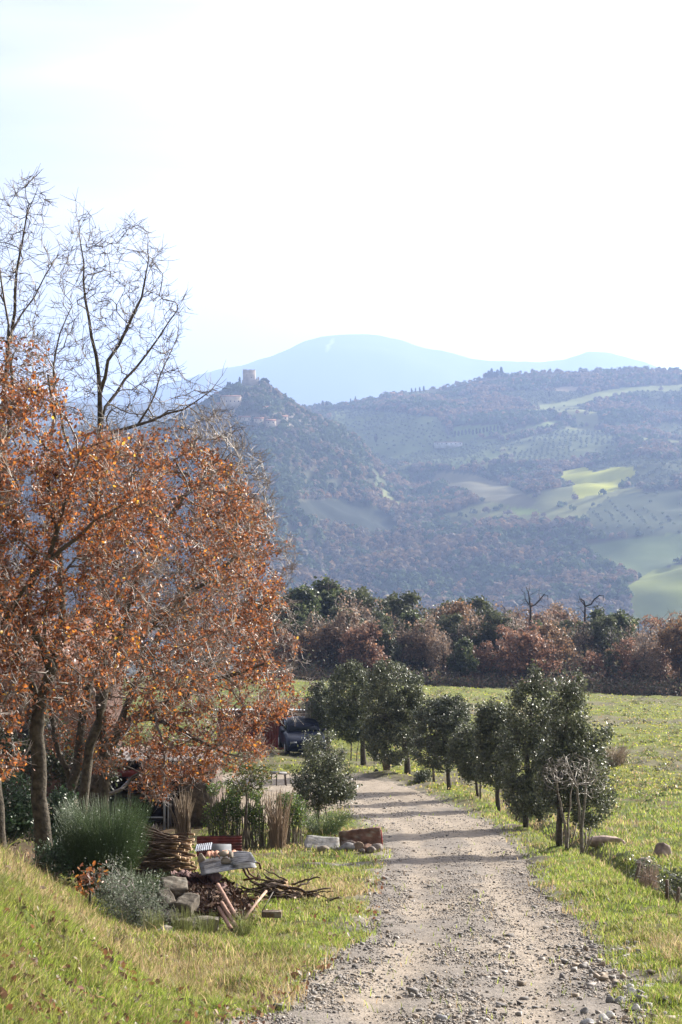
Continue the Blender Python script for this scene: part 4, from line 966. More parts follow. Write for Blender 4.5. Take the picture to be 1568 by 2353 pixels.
def castle():
    ys = 2400.0; s = ys / F
    def cp(u, v): return P(u, v, ys)
    top = cp(573, 851); x0 = (559 - U0) * s; x1 = (587 - U0) * s; zb = cp(573, 876)[2]; zt = top[2]
    gz = float(far_z(np.array((x0 + x1) / 2), np.array(ys)))
    e = thing('castle_tower', ((x0 + x1) / 2, ys, gz), 'square pale stone tower of the ruined castle on the hilltop', 'castle')
    W = x1 - x0; mb = MB(); stone = (.44, .36, .28)
    mb.box((0, 0, (zt - gz) / 2 - 4), (W, W * .95, zt - gz + 8), (0, 0, 0), stone)
    mb.build('keep', M_FARWALL, e)
    mb = MB()
    rg = np.random.default_rng(4)
    for i in range(9):
        if i in (3, 7): continue
        mb.box((-W / 2 + W * (i + .5) / 9, -W * .475 + .5, zt - gz + .35), (W / 9.2, .9, rg.uniform(.3, 1.0)), None, stone)
    mb.build('parapet', M_FARWALL, e)
    for wx, wz in ((-2.5, -6), (3, -9)):
        m = MB(); m.box((wx, -W * .475 - .05, zt - gz + wz), (.7, .2, 1.3), None, (.04, .04, .04)); m.build('window', M_GLASS, e)
    # flared lower walls and the broken stump on the right
    m = MB(); z1 = cp(0, 874)[2] - gz
    q0 = W * .62; q1 = W * .56
    m.add([(-q0, -q0, -6), (q0 + 3.5, -q0, -6), (q0 + 3.5, q0, -6), (-q0, q0, -6), (-q1, -q1, z1), (q1 + 3.5, -q1, z1 + .8), (q1 + 3.5, q1, z1), (-q1, q1, z1)], np.array([(0, 3, 2, 1), (4, 5, 6, 7), (0, 1, 5, 4), (1, 2, 6, 5), (2, 3, 7, 6), (3, 0, 4, 7)]), (.31, .27, .23))
    m.box((q1 + 3.2, -q1 + 2, z1 + 1.5), (2.2, 2.4, 4.5), None, (.33, .29, .24)); m.box((q1 + .8, -q1 + 2, z1 + .9), (1.5, 2, 2.2), None, (.33, .29, .24))
    m.build('curtain_wall', M_FARWALL, e)
    CW = ('house', 'wall')
    def H_(u0, u1, v0, v1, lab, name='house', roof=1.6, wins=3, wall=(.52, .43, .33), yy=None, flat=False, cat='house'):
        uc = (u0 + u1) / 2; p = surf_at(uc, v1); y = p[1]; sc = y / F; w = (u1 - u0) * sc; hh = (v1 - v0) * sc
        rz = min(roof, hh * .3) if not flat else 0
        wn = [(-w / 2 + w * (i + .5) / wins, hh * .5, min(1.1, w * .08 + .4), 1.5) for i in range(wins)]
        house(name, lab, p, w, w * .55 + 4, hh - rz, rz, 0, wall, wins=wn, cat=cat, group='stone buildings of the castle village', flat=flat)
    H_(508, 554, 911, 938, 'largest stone house of the castle village, long and pale with a flat top', wins=5, roof=1.2)
    H_(493, 506, 902, 915, 'small square stone house high on the left shoulder of the castle hill')
    H_(496, 517, 929, 941, 'low stone outbuilding at the lower left corner of the largest village house', wins=2)
    H_(478, 512, 960, 978, 'stone house at the left end of the lower village row', wins=3)
    H_(515, 545, 957, 974, 'wide stone house second in the lower village row', wins=4)
    H_(548, 578, 958, 972, 'stone house in the lower village row with the brightest gable', wins=3, wall=(.5, .44, .36))
    H_(584, 606, 962, 975, 'stone house right of the one with the bright gable', wins=2)
    H_(612, 634, 964, 978, 'narrow stone house on the cliff edge below the castle', wins=2)
    H_(640, 662, 956, 968, 'stone house at the right end of the village on the cliff', wins=2)
    H_(604, 616, 934, 940, 'tiny stone hut on the slope between castle and cliff', wins=1)
    H_(792, 805, 929, 937, 'lone farmhouse on the saddle right of the castle hill', wins=2)
    H_(896, 908, 902, 911, 'left and taller of the two hamlet houses on the skyline', wins=2, wall=(.5, .38, .3))
    H_(910, 925, 906, 912, 'right and lower of the two hamlet houses on the skyline', wins=2, wall=(.45, .36, .3))
    H_(999, 1062, 1018, 1026, 'long low pale farm shed in the middle of the far hillside', wins=6, roof=.6, wall=(.6, .6, .6), cat='farm shed', name='farm_shed')
    G1 = 'cypresses and pines on the castle hill'
    for u, v, h, w_, l in ((551, 886, 12, 2.0, 'dark cypress standing just left of the castle wall'), (524, 895, 11, 2.2, 'left cypress of the touching pair on the castle ridge'), (529, 894, 10, 2.0, 'right cypress of the touching pair on the castle ridge'), (535, 893, 8, 1.2, 'slim single cypress right of the touching pair on the castle ridge'), (512, 898, 7, 1.4, 'small cypress above the small square house of the hilltop'),
        (620, 907, 9, 1.4, 'cypress just below the round pine on the castle slope'), (628, 914, 11, 1.7, 'tallest cypress on the slope right of the castle'), (633, 920, 10, 2.6, 'bushy cypress right of the tallest slope cypress'), (640, 925, 8, 2.2, 'fourth cypress down the right slope of the castle hill'), (566, 925, 11, 3.2, 'stout dark conifer right of the largest village house'), (505, 930, 9, 3, 'dark conifer left of the largest village house'), (682, 950, 8, 1.6, 'last cypress at the foot of the right castle slope')):
        cypress(u, v, 2397 if v < 900 else None, h, w_, l, G1)
    cypress(607, 897, 2395, 10, 5.2, 'round dark pine leaning against the castle wall on the right', G1, True, name='pine_tree')
    G2 = 'cypresses on the far skyline'
    for u, v, h, w_, l in ((742, 938, 12, 2.8, 'left tree of the dark pair in the saddle right of the castle hill'), (751, 938, 11, 2.8, 'right tree of the dark pair in the saddle right of the castle hill'), (806, 928, 9, 1.5, 'cypress beside the lone saddle farmhouse'), (817, 926, 11, 1.6, 'taller cypress right of the lone saddle farmhouse'), (946, 904, 8, 1.6, 'first cypress right of the skyline hamlet'), (955, 903, 8, 1.4, 'second cypress right of the skyline hamlet'), (965, 903, 9, 1.8, 'third cypress right of the skyline hamlet'), (974, 901, 9, 2, 'fourth cypress right of the skyline hamlet'),
        (864, 1017, 12, 3.0, 'lone dark cypress among the olive trees below the saddle'), (1262, 915, 10, 2.0, 'lone cypress at the left end of the pale skyline field')):
        cypress(u, v, None, h, w_, l, G2)
    for i, u in enumerate((1117, 1123, 1130, 1137, 1144, 1152)):
        cypress(u, 872, 3170, 11 + (i % 3) * 3, 3.4, ['first', 'second', 'third', 'fourth', 'fifth', 'last'][i] + ' from the left in the clump of dark conifers on the right skyline', 'clump of conifers on the right skyline')
    for i in range(13):
        u = 1046 + i * 8.2
        cypress(u, 1004 - i * .8, None, 7.5, 1.9, '%s tree from the left in the straight dark row on the hillside' % 'first second third fourth fifth sixth seventh eighth ninth tenth eleventh twelfth thirteenth'.split()[i], 'straight row of dark trees between the far fields')
castle()
# ------------------------------------------------------------------ buildings and the yard on the left
def corr_sheet(c00, c10, c01, waves, amp, along='u', nu=None, th=.003, sag=0.0, col=(.5, .5, .5), col2=None, seed=1):
    "corrugated sheet spanned by three corners (world), ridges run along v when along='u'"
    c00, c10, c01 = map(np.array, (c00, c10, c01)); a = c10 - c00; b = c01 - c00; nrm = unit(np.cross(a, b))
    n = waves * 6; m = 10; U, V = np.meshgrid(np.linspace(0, 1, n + 1), np.linspace(0, 1, m + 1), indexing='ij')
    w = amp * np.sin(U * waves * 2 * math.pi) + sag * np.sin(V * math.pi) + (fbm(U * 3 + seed, V * 3, seed, 3) - .5) * sag * 1.5
    if along == 'v': q = c00 + V[..., None] * a + U[..., None] * b
    else: q = c00 + U[..., None] * a + V[..., None] * b
    q = q + nrm * w[..., None]; top = (q + nrm * th).reshape(-1, 3); bot = q.reshape(-1, 3)
    f = grid_faces(n + 1, m + 1); k = len(bot)
    cc = np.array(col) * np.ones((k, 3))
    if col2 is not None:
        t = sm(fbm(U * 4 + seed, V * 4, seed + 3, 4), .45, .6).reshape(-1, 1); cc = cc * (1 - t) + np.array(col2) * t
    ring = np.concatenate([np.arange(0, m + 1), np.arange(1, n + 1) * (m + 1) + m, n * (m + 1) + np.arange(m - 1, -1, -1), np.arange(n - 1, 0, -1) * (m + 1)])
    r2 = np.roll(ring, -1); side = np.stack([ring, r2, r2 + k, ring + k], 1)
    mb = MB(); mb.add(np.concatenate([bot, top]), [f[:, ::-1], f + k, side]); mb.C[-1][:] = np.concatenate([cc, cc]); return mb
def local(mb, b):
    mb.V = [v - np.array(b) for v in mb.V]; return mb
def yard():
    # brick farmhouse wall behind the oaks
    y = 60.0; s = y / F; z0 = gu(40, y)[2]; xl = (-420 - U0) * s; xr = (215 - U0) * s; zt = -(1570 - V0) * s
    e = thing('farmhouse', ((xl + xr) / 2, y, z0), 'terracotta-coloured farmhouse glimpsed behind the oak trunks on the left', 'house')
    W = xr - xl; h = zt - z0; mb = MB(); mb.box((0, 4, h / 2 - .5), (W, 8, h + 1), None, (.075, .045, .035)); mb.build('wall', M_WALL, e)
    mb = MB(); 
    for sg in (-1, 1):
        q = np.array([(-W / 2 - .4, 4 + sg * 4.5, h - .1), (W / 2 + .4, 4 + sg * 4.5, h - .1), (W / 2 + .4, 4, h + 1.5), (-W / 2 - .4, 4, h + 1.5)]); q2 = q + (0, 0, .18)
        mb.add(np.concatenate([q, q2]), np.array([(0, 1, 2, 3), (7, 6, 5, 4), (0, 4, 5, 1), (1, 5, 6, 2), (2, 6, 7, 3), (3, 7, 4, 0)]), (.17, .09, .065))
    mb.build('roof', M_CLAY, e)
    for k in range(3):
        m = MB(); m.box((-W / 2 + W * (k + .6) / 3.3, -.03, 1.6), (.9, .12, 1.2), None, (.10, .06, .045)); f = m.build('window', M_WOOD, e)
        m = MB(); m.box((-W / 2 + W * (k + .6) / 3.3, -.10, 1.6), (.7, .03, 1.0), None, (.03, .035, .04)); m.build('pane', M_GLASS, f)
    # lean-to shed
    y = 47.5; s = y / F; z0 = gu(360, y)[2]; xl = (206 - U0) * s; xr = (488 - U0) * s; zt = -(1742 - V0) * s; W = xr - xl; h = zt - z0
    e = thing('lean_to_shed', ((xl + xr) / 2, y, z0), 'dark open-fronted lean-to shed with a red front beam under the oak boughs', 'shed')
    m = MB(); m.box((0, 4.0, h / 2 - .5), (W, .12, h + .2), None, (.10, .07, .055)); m.build('back_wall', M_WOOD, e)
    for sg in (-1, 1):
        m = MB(); m.box((sg * (W / 2 - .06), 2, h / 2 - .5), (.12, 3.86, h + .2), None, (.10, .07, .055)); m.build('side_wall', M_WOOD, e)
    mb = local(corr_sheet((-W / 2 - .2, -.35, h - .02), (W / 2 + .2, -.35, h - .02), (-W / 2 - .2, 4.3, h - .30), 26, .018, 'u', col=(.10, .085, .08), col2=(.16, .10, .075)), (0, 0, 0)); mb.build('roof', M_RUST, e)
    m = MB(); m.box((0, -.12, h - .34), (W, .07, .16), None, (.22, .035, .03)); m.build('beam', M_METAL, e)
    for px in (-.5, -.17, .16, .49):
        m = MB(); m.box((px * W, -.10, h / 2 - .32), (.08, .08, h - .1), None, (.12, .10, .085)); m.build('post', M_WOOD, e)
    m = MB(); m.box((xr - xl) and (W * .37, -.02, h * .33), (.75, .03, h * .75), None, (.11, .085, .06)); m.build('door', M_WOOD, e)
    # junk inside the shed
    b = gu(330, 49); e = thing('work_bench', b, 'dim work bench inside the open lean-to shed', 'bench'); m = MB(); m.box((0, 0, .75), (1.5, .6, .06), None, (.15, .11, .08)); m.build('bench_top', M_WOOD, e)
    for sx in (-.65, .65):
        for sy in (-.22, .22): m = MB(); m.box((sx, sy, .34), (.06, .06, .76), None, (.13, .10, .07)); m.build('leg', M_WOOD, e)
    m = MB(); b = gu(378, 46.6); m.box((0, 0, .55), (.05, .05, 1.25), None, (.28, .30, .34)); m.box((.09, 0, .55), (.03, .03, 1.25), None, (.28, .30, .34)); m.box((-.2, 0, .28), (.45, .03, .03), None, (.28, .30, .34)); m.box((.045, 0, 1.0), (.12, .03, .03), None, (.28, .30, .34))
    o = m.build('metal_rack', M_METAL); o.location = b; tag(o, 'thin grey-blue metal rack standing before the lean-to shed', 'metal rack')
    # red shed far end
    y = 90.0; s = y / F; z0 = gu(640, y)[2]; xl = (500 - U0) * s; xr = (712 - U0) * s; zt = -(1634 - V0) * s; W = xr - xl; h = zt - z0
    e = thing('red_shed', ((xl + xr) / 2, y, z0), 'dark red corrugated metal shed behind the parked car', 'shed')
    mb = corr_sheet((-W / 2, 0, -.2), (W / 2, 0, -.2), (-W / 2, 0, h), 34, .022, 'u', th=.05, col=(.19, .018, .018), col2=(.14, .02, .018)); mb.build('front_wall', M_METAL, e)
    m = MB(); m.box((-W / 2 + .03, 1.6, h / 2 - .3), (.06, 3.1, h - .2), None, (.16, .02, .02)); m.build('side_wall', M_METAL, e)
    m = MB(); m.box((W / 2 - .03, 1.6, h / 2 - .3), (.06, 3.1, h - .2), None, (.16, .02, .02)); m.build('side_wall', M_METAL, e)
    m = MB(); m.box((0, 3.3, h / 2 - .25), (W - .2, .06, h - .1), None, (.16, .02, .02)); m.build('back_wall', M_METAL, e)
    mb = corr_sheet((-W / 2 - .2, -.35, h + .06), (W / 2 + .2, -.35, h + .06), (-W / 2 - .2, 3.6, h - .34), 34, .02, 'u', th=.03, col=(.42, .45, .48), col2=(.33, .33, .33)); mb.build('roof', M_ZINC, e)
    m = MB(); dx = ((660 - U0) * s) - (xl + xr) / 2; m.box((dx, -.075, h * .43), (.48, .06, 1.15), None, (.42, .45, .46)); d = m.build('door', M_METAL, e)
    m = MB(); m.box((dx + .17, -.13, h * .42), (.04, .05, .12), None, (.12, .12, .12)); m.build('handle', M_METAL, d)
    # drooping pale bare shrub over its right corner
    rg = np.random.default_rng(31); b = np.array(gu(722, 87)); m = MB(); m.tube([(0, 0, -.1), (.05, 0, 1.0), (-.1, 0, 2.1)], [.07, .055, .035], 6, (.16, .14, .12))
    e = thing('weeping_shrub', tuple(b), 'pale leafless shrub with drooping twigs at the right corner of the red shed', 'shrub'); m.build('trunk', M_BARK, e); m = MB()
    for i in range(170):
        a = rg.uniform(0, 6.28); L = rg.uniform(.7, 1.7); ox = math.cos(a) * rg.uniform(.15, .62); oy = math.sin(a) * .5
        m.tube([(-.1, 0, 2.05), (-.1 + ox * .6, oy * .6, 2.28), (-.1 + ox, oy, 2.1), (-.1 + ox * 1.15, oy, 2.1 - L * .5), (-.1 + ox * 1.2, oy, 2.1 - L)], [.010, .009, .008, .006, .004], 3, (.36, .33, .31), cap=False)
    m.build('branches', M_TWIG, e)
    car(gu(707, 84.5))
    # trestle
    b = gu(640, 66); e = thing('trestle_table', b, 'rough grey trestle with a pale board top on the yard before the red shed', 'table'); m = MB(); m.box((0, 0, .42), (.56, .42, .04), (0, .06, .1), (.22, .21, .21)); m.build('tabletop', M_WOOD, e)
    for x_, l_ in ((-.22, 1), (-.05, -1), (.2, 1), (.24, -1)): m = MB(); m.tube([(x_ * 1.15, l_ * .14, -.03), (x_, l_ * .1, .40)], .022, 5, (.11, .09, .08)); m.build('leg', M_WOOD, e)
def car(b):
    e = thing('parked_car', b, 'dark blue hatchback parked in front of the red shed', 'car'); e.rotation_euler = (0, 0, R(8))
    pc = (.008, .012, .032)
    def loft(sec, col, name, mat, n=24):
        V = []; 
        for (y, hw, z0, z1, p) in sec:
            t = np.arange(n) / n * 2 * math.pi; c, s_ = np.cos(t), np.sin(t)
            V.append(np.stack([hw * np.sign(c) * np.abs(c) ** p, np.full(n, y), (z0 + z1) / 2 + (z1 - z0) / 2 * np.sign(s_) * np.abs(s_) ** p], 1))
        m = len(sec); i = np.arange(m - 1)[:, None] * n; k = np.arange(n)[None]; k2 = (k + 1) % n
        q = np.stack([i + k, i + k2, i + n + k2, i + n + k], -1).reshape(-1, 4)
        mb = MB(); mb.add(np.concatenate(V), [q, np.arange(n)[::-1][None], (np.arange(n) + (m - 1) * n)[None]], col); return mb.build(name, mat, e, smooth=True)
    loft([(-.02, .72, .30, .62, .4), (.10, .82, .22, .72, .35), (.5, .86, .20, .84, .3), (1.1, .86, .20, .92, .3), (2.6, .86, .20, .95, .3), (3.5, .85, .22, .95, .3), (3.8, .80, .26, .88, .35), (3.9, .70, .34, .8, .4)], pc, 'body', M_PAINT)
    loft([(1.15, .74, .80, .93, .45), (1.55, .70, .80, 1.25, .45), (1.9, .66, .80, 1.42, .45), (2.6, .66, .80, 1.45, .45), (3.2, .67, .80, 1.36, .45), (3.65, .72, .80, .98, .45)], (.008, .011, .026), 'roof', M_PAINT)
    m = MB(); m.add([(-.60, 1.22, .98), (.60, 1.22, .98), (.54, 1.80, 1.36), (-.54, 1.80, 1.36), (-.60, 1.19, .99), (.60, 1.19, .99), (.54, 1.77, 1.375), (-.54, 1.77, 1.375)], np.array([(0, 3, 2, 1), (4, 5, 6, 7), (0, 1, 5, 4), (1, 2, 6, 5), (2, 3, 7, 6), (3, 0, 4, 7)]), (.02, .025, .035)); m.build('windscreen', M_PAINT, e)
    for sg in (-1, 1):
        m = MB(); m.box((sg * .70, 2.45, 1.12), (.04, 1.3, .30), (0, sg * -.12, 0), (.03, .04, .05)); m.build('side_window', M_GLASS, e)
        m = MB(); m.box((sg * .60, .045, .60), (.28, .10, .14), None, (.16, .17, .18), .01); m.build('headlight', M_GLASS, e)
        m = MB(); m.box((sg * .90, 1.35, .98), (.16, .08, .12), None, pc, .008); m.build('wing_mirror', M_METAL, e)
        for wy in (.75, 3.15):
            m = MB(); m.tube([(sg * .70, wy, .30), (sg * .885, wy, .30)], .30, 20, (.02, .02, .02)); w = m.build('wheel', M_RUBBER, e)
            m = MB(); m.tube([(sg * .875, wy, .30), (sg * .895, wy, .30)], .18, 14, (.4, .4, .42)); m.build('rim', M_ZINC, w)
    m = MB(); m.box((0, -.03, .42), (.5, .03, .11), None, (.3, .3, .29)); m.build('number_plate', M_METAL, e)
    m = MB(); m.box((0, -.02, .58), (.7, .04, .10), None, (.015, .015, .016)); m.build('grille', M_METAL, e)
yard()

# ------------------------------------------------------------------ hedge, shrubs and stones of the middle ground
def canes(name, label, u, y, h, spread, n, col, rad, seed, cat='shrub', v_tip=.0, bend=.25, jit=.02, base=.08, leafn=0, leafc=None, ls=.05, mat=None):
    rg = np.random.default_rng(seed); b = gu(u, y); m = MB(); tips = []
    for i in range(n):
        a = rg.uniform(0, 6.28); r0 = base * math.sqrt(rg.random()); l = h * rg.uniform(.55, 1.08); s = spread * math.sqrt(rg.random())
        q0 = np.array((math.cos(a) * r0, math.sin(a) * r0, -.04)); q2 = np.array((math.cos(a) * s, math.sin(a) * s, l)); q1 = (q0 + q2) / 2 + np.array((-math.cos(a), -math.sin(a), .3)) * bend * s * .5 + rg.normal(0, jit, 3)
        m.tube([q0, (q0 + q1) / 2 + rg.normal(0, jit * .4, 3), q1, (q1 + q2) / 2 + rg.normal(0, jit * .4, 3), q2], np.array([1, .9, .75, .6, .3]) * rad * rg.uniform(.6, 1.2), 4 if rad > .006 else 3, np.array(col) * rg.uniform(.7, 1.3), cap=False); tips.append((q1, q2))
    if leafn:
        e = thing(name, b, label, cat); m.build('stems', M_TWIG, e)
        k = rg.integers(0, n, leafn); T = np.array(tips); t = rg.random((leafn, 1)) ** .6; cen = T[k, 0] * (1 - t) + T[k, 1] * t + rg.normal(0, ls * 1.1, (leafn, 3))
        V, Fq, C = leaves(cen, ls, pal(leafn, rg, *leafc), rg); mesh_np('foliage', V, [Fq], mat or M_LEAF, C, e); return e
    o = m.build(name, M_TWIG); o.location = b; return tag(o, label, cat)
def bush(name, label, ells, u, y, n_att, n_leaf, ls, palt, mat, seed, cat='shrub', **kw):
    hv = min(e[1] - e[3] * .3 for e in ells)
    return small_tree(name, label, cat, u, y, [([(u, gv(u, y), y), (u + 3, (gv(u, y) + hv) / 2, y), (u, hv, y)], [.02, .014, .006])], ells, n_att, n_leaf, ls, seed, palt, mat, tip_r=.0028, surf=.35, step=.12, **kw)
LAUREL = ([(.05, .10, .04), (.035, .07, .03), (.085, .13, .065), (.13, .17, .11)], [4, 4, 2, 1])
def shrubs():
    # clipped hedge: one body of small leaves on upright stems
    rg = np.random.default_rng(61); b = gu(560, 42); xs = np.linspace((486 - U0) / F * 42, (690 - U0) / F * 42, 34)
    e = thing('hedge', b, 'knee-high clipped green hedge between the stones and the pale yard', 'hedge'); m = MB(); cen = []
    for x in xs:
        for q in range(5):
            xx = x + rg.normal(0, .03); yy = 42 + rg.normal(0, .12); z = float(G(xx, yy)); l = rg.uniform(.95, 1.38) * np.interp(x, [xs[0], xs[10], xs[-1]], [1.10, 1.0, .78])
            m.tube([(xx, yy, z - .05), (xx + rg.normal(0, .05), yy, z + l * .5), (xx + rg.normal(0, .1), yy + rg.normal(0, .05), z + l)], [.012, .008, .004], 4, (.12, .10, .07), cap=False)
            nl = 170; t = rg.random(nl) ** .55
            c = np.stack([xx + rg.normal(0, .09, nl), yy + rg.normal(0, .12, nl), z + l * (.12 + .9 * t)], 1); cen.append(c[rg.random(nl) < .35 + .65 * t])
    local(m, b).build('stems', M_TWIG, e); cen = np.concatenate(cen); dn = fbm(cen[:, 0] * 4, cen[:, 2] * 4, 9, 3); cen = cen[dn > .46]
    V, Fq, C = leaves(cen - np.array(b), .036, pal(len(cen), rg, [(.07, .11, .025), (.10, .16, .03), (.05, .075, .03), (.24, .26, .05)], [4, 3, 3, 1]), rg); mesh_np('foliage', V, [Fq], M_LEAF, C, e)
    canes('bare_shrub', 'fan of bare tan stems growing out of the hedge', 640, 41.3, 1.22, .36, 110, (.26, .19, .13), .010, 71, base=.14)
    canes('bare_shrub', 'upright sheaf of brown canes in front of the lean-to shed', 424, 43.5, 1.05, .30, 80, (.22, .165, .11), .013, 72, base=.16)
    canes('dry_bush', 'low tangle of grey-brown dead twigs left of the brown canes', 330, 42, .48, .42, 220, (.17, .14, .125), .005, 73, base=.2, jit=.07)
    canes('broom_shrub', 'soft green broom behind the big brown stone block', 745, 44.5, .55, .72, 420, (.10, .14, .05), .004, 74, base=.35, leafn=1500, leafc=([(.10, .14, .05), (.16, .18, .06)], [3, 1]), ls=.03)
    bush('laurel_bush', 'big glossy laurel bush at the left edge behind the thick oak trunk', [(20, 1870, 62, 62, 31), (-30, 1860, 60, 70, 31), (66, 1885, 26, 55, 31)], 10, 31, 300, 13000, .055, LAUREL, M_HOLM, 601, aspect=.5, spread=.06)
    bush('laurel_bush', 'glossy laurel bush between the thick trunk and the slender leaning trunk', [(140, 1870, 40, 55, 31.5), (150, 1915, 40, 35, 31.2)], 140, 31.5, 170, 6500, .055, LAUREL, M_HOLM, 602, aspect=.5, spread=.06)
    bush('low_evergreen', 'small glinting evergreen at the foot of the thick oak trunk', [(122, 1968, 34, 20, 25.8), (150, 1990, 26, 22, 25.5)], 130, 25.7, 90, 2300, .035, LAUREL, M_HOLM, 603)
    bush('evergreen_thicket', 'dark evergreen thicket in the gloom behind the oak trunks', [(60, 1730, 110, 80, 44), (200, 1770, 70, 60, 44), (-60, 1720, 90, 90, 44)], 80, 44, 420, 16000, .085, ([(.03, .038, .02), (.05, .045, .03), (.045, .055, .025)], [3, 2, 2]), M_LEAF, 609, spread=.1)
    # broom with long green whips
    rg = np.random.default_rng(63)
    for (u, y, h, sp, n, lab, sd) in ((238, 25.6, 1.22, .66, 2800, 'large spiky green broom beside the thick oak trunk', 75), (318, 24.2, .46, .48, 1300, 'lower broom tuft spilling right over the concrete posts', 76)):
        canes('broom_shrub', lab, u, y, h, sp, n, (.06, .095, .035), .0034, sd, base=.28, jit=.03, leafn=n, leafc=([(.10, .14, .08), (.20, .24, .16), (.06, .09, .04)], [3, 1, 3]), ls=.02, mat=M_HOLM)
    bush('grey_scrub', 'grey-leaved scrub hanging over the bank left of the concrete posts', [(300, 2095, 50, 50, 22.6), (340, 2125, 40, 42, 22.3), (255, 2055, 40, 36, 23.2)], 310, 22.6, 240, 12000, .02, ([(.13, .15, .11), (.09, .11, .07), (.18, .18, .15)], [3, 3, 1]), M_LEAF, 604)
    bush('oak_seedling', 'orange-leaved oak seedling on the bank below the broom', [(212, 2010, 30, 20, 23.2), (190, 2030, 20, 16, 23.2)], 205, 23.2, 40, 150, .06, OAKPAL, M_OAKLEAF, 605)
    for u, y, lab, sd_ in ((352, 21.9, 'tall grass tuft in front of the dark buried block', 81), (420, 21.6, 'tall grass tuft at the foot of the largest concrete block', 82), (560, 21.4, 'bright grass tuft at the foot of the pale pole', 83), (470, 21.3, 'tall grass tuft before the low concrete slab', 84), (252, 17.6, 'dark dead tuft beside the hollow in the left bank', 85), (1555, 16.9, 'brown dead tuft on the little bank at the lower right', 86)):
        canes('grass_tuft', lab, u, y, .30 if sd_ < 85 else .13, .16, 130, (.17, .19, .06) if sd_ < 85 else (.07, .055, .035), .0028, sd_, 'grass tuft', base=.10, jit=.01)
    # right edge thicket
    bush('holm_oak_shoot', 'spindly dark evergreen shrub behind the leaning fence post on the right', [(1490, 2000, 20, 30, 29.5), (1506, 2040, 20, 26, 29.5), (1478, 2030, 14, 26, 29.5)], 1492, 29.5, 80, 1900, .042, HOLMPAL, M_HOLM, 606)
    bush('holm_oak_shoot', 'dark evergreen shrub cut by the right picture edge', [(1550, 2040, 24, 36, 26.5), (1580, 2070, 36, 40, 26.5)], 1560, 26.5, 110, 3000, .042, HOLMPAL, M_HOLM, 607)
    bush('small_bush', 'tiny glossy shrub at the foot of the bare grey trees', [(1352, 2003, 14, 13, 35)], 1352, 35, 30, 500, .035, HOLMPAL, M_HOLM, 608)
    canes('dry_weed', 'clump of dry brown weed stalks between the fence posts on the right', 1492, 27.5, .42, .16, 160, (.27, .19, .15), .003, 77, base=.14, jit=.02)
    canes('dry_weed', 'pale dry weed tuft far out on the open field', 1408, 78, .75, .8, 240, (.34, .27, .2), .012, 78, base=.5, jit=.08)
    # fence posts
    for u, y, v1, ln, lab in ((1462, 29, 1980, .06, 'leaning grey fence post left of the spindly evergreen shrub'), (1533, 26, 2036, 0, 'dark fence post before the shrub cut by the picture edge'), (1557, 25.4, 2040, .02, 'rightmost fence post, reddish brown and thick')):
        b = gu(u, y); h = max(.3, (gv(u, y) - v1) / F * y); m = MB(); m.tube([(-ln, 0, -.2), (0, 0, h * .5), (ln, 0, h)], [.026, .025, .022], 8, (.13, .095, .075)); o = m.build('fence_post', M_WOOD); o.location = b; tag(o, lab, 'fence post', 'posts of the old fence on the right')
    m = MB(); 
    for dz in (.22, .42):
        q = [np.array(gu(u, y)) + (0, 0, dz) for u, y in ((1462, 29), (1500, 27.4), (1533, 26), (1557, 25.4), (1640, 24))]; m = MB(); m.tube(np.array(q) - q[0], .003, 4, (.2, .19, .18)); o = m.build('fence_wire', M_METAL); o.location = q[0]; tag(o, '%s strand of wire between the posts of the old fence' % ('lower' if dz < .3 else 'upper'), 'wire')
    # rusty stakes
    for u, y, v1, u2, c, lab in ((758, 44.8, 1854, 748, (.10, .055, .04), 'thin rusty rod leaning beside the small holm oak left of the lane'), (881, 40.2, 1907, 876, (.30, .05, .05), 'short red rod at the right end of the stone heap')):
        b = gu(u, y); s = y / F; m = MB(); m.tube([(0, 0, -.05), ((u2 - u) * s, 0, (gv(u, y) - v1) * s)], .014, 6, c); o = m.build('metal_rod', M_RUST); o.location = b; tag(o, lab, 'metal rod')
shrubs()

def rock(name, label, c, d, col, seed, group=None, cat='stone', rough=.16, flat=.0, rot=0.0, sub=3, cuts=6, parent=None, mat=None, tilt=(0, 0)):
    rg = np.random.default_rng(seed); bm = bmesh.new(); bmesh.ops.create_icosphere(bm, subdivisions=sub, radius=1.0); V = np.array([v.co[:] for v in bm.verts]); Fc = np.array([[v.index for v in f.verts] for f in bm.faces]); bm.free()
    for k in range(cuts):
        nrm = unit(rg.normal(0, 1, 3)); dd = rg.uniform(.55, .82); t = V @ nrm; V = V - np.where(t > dd, t - dd, 0)[:, None] * nrm
    V = V + unit(V) * ((fbm(V[:, 0] * 2 + V[:, 2] * 1.3 + seed, V[:, 1] * 2 + V[:, 2], seed, 4) - .5) * rough)[:, None]
    V = V * np.array(d) / 2 * 1.15; V = V @ rotm(tilt[0], tilt[1], rot).T
    n = fbm(V[:, 0] / d[0] * 4 + seed, V[:, 2] / d[2] * 4 + V[:, 1] / d[1] * 3, seed + 1, 3)[:, None]
    o = mesh_np(name, V, [Fc], mat or M_STONE, np.array(col) * (.75 + .5 * n), parent, smooth=False); o.location = c
    return tag(o, label, cat, group)
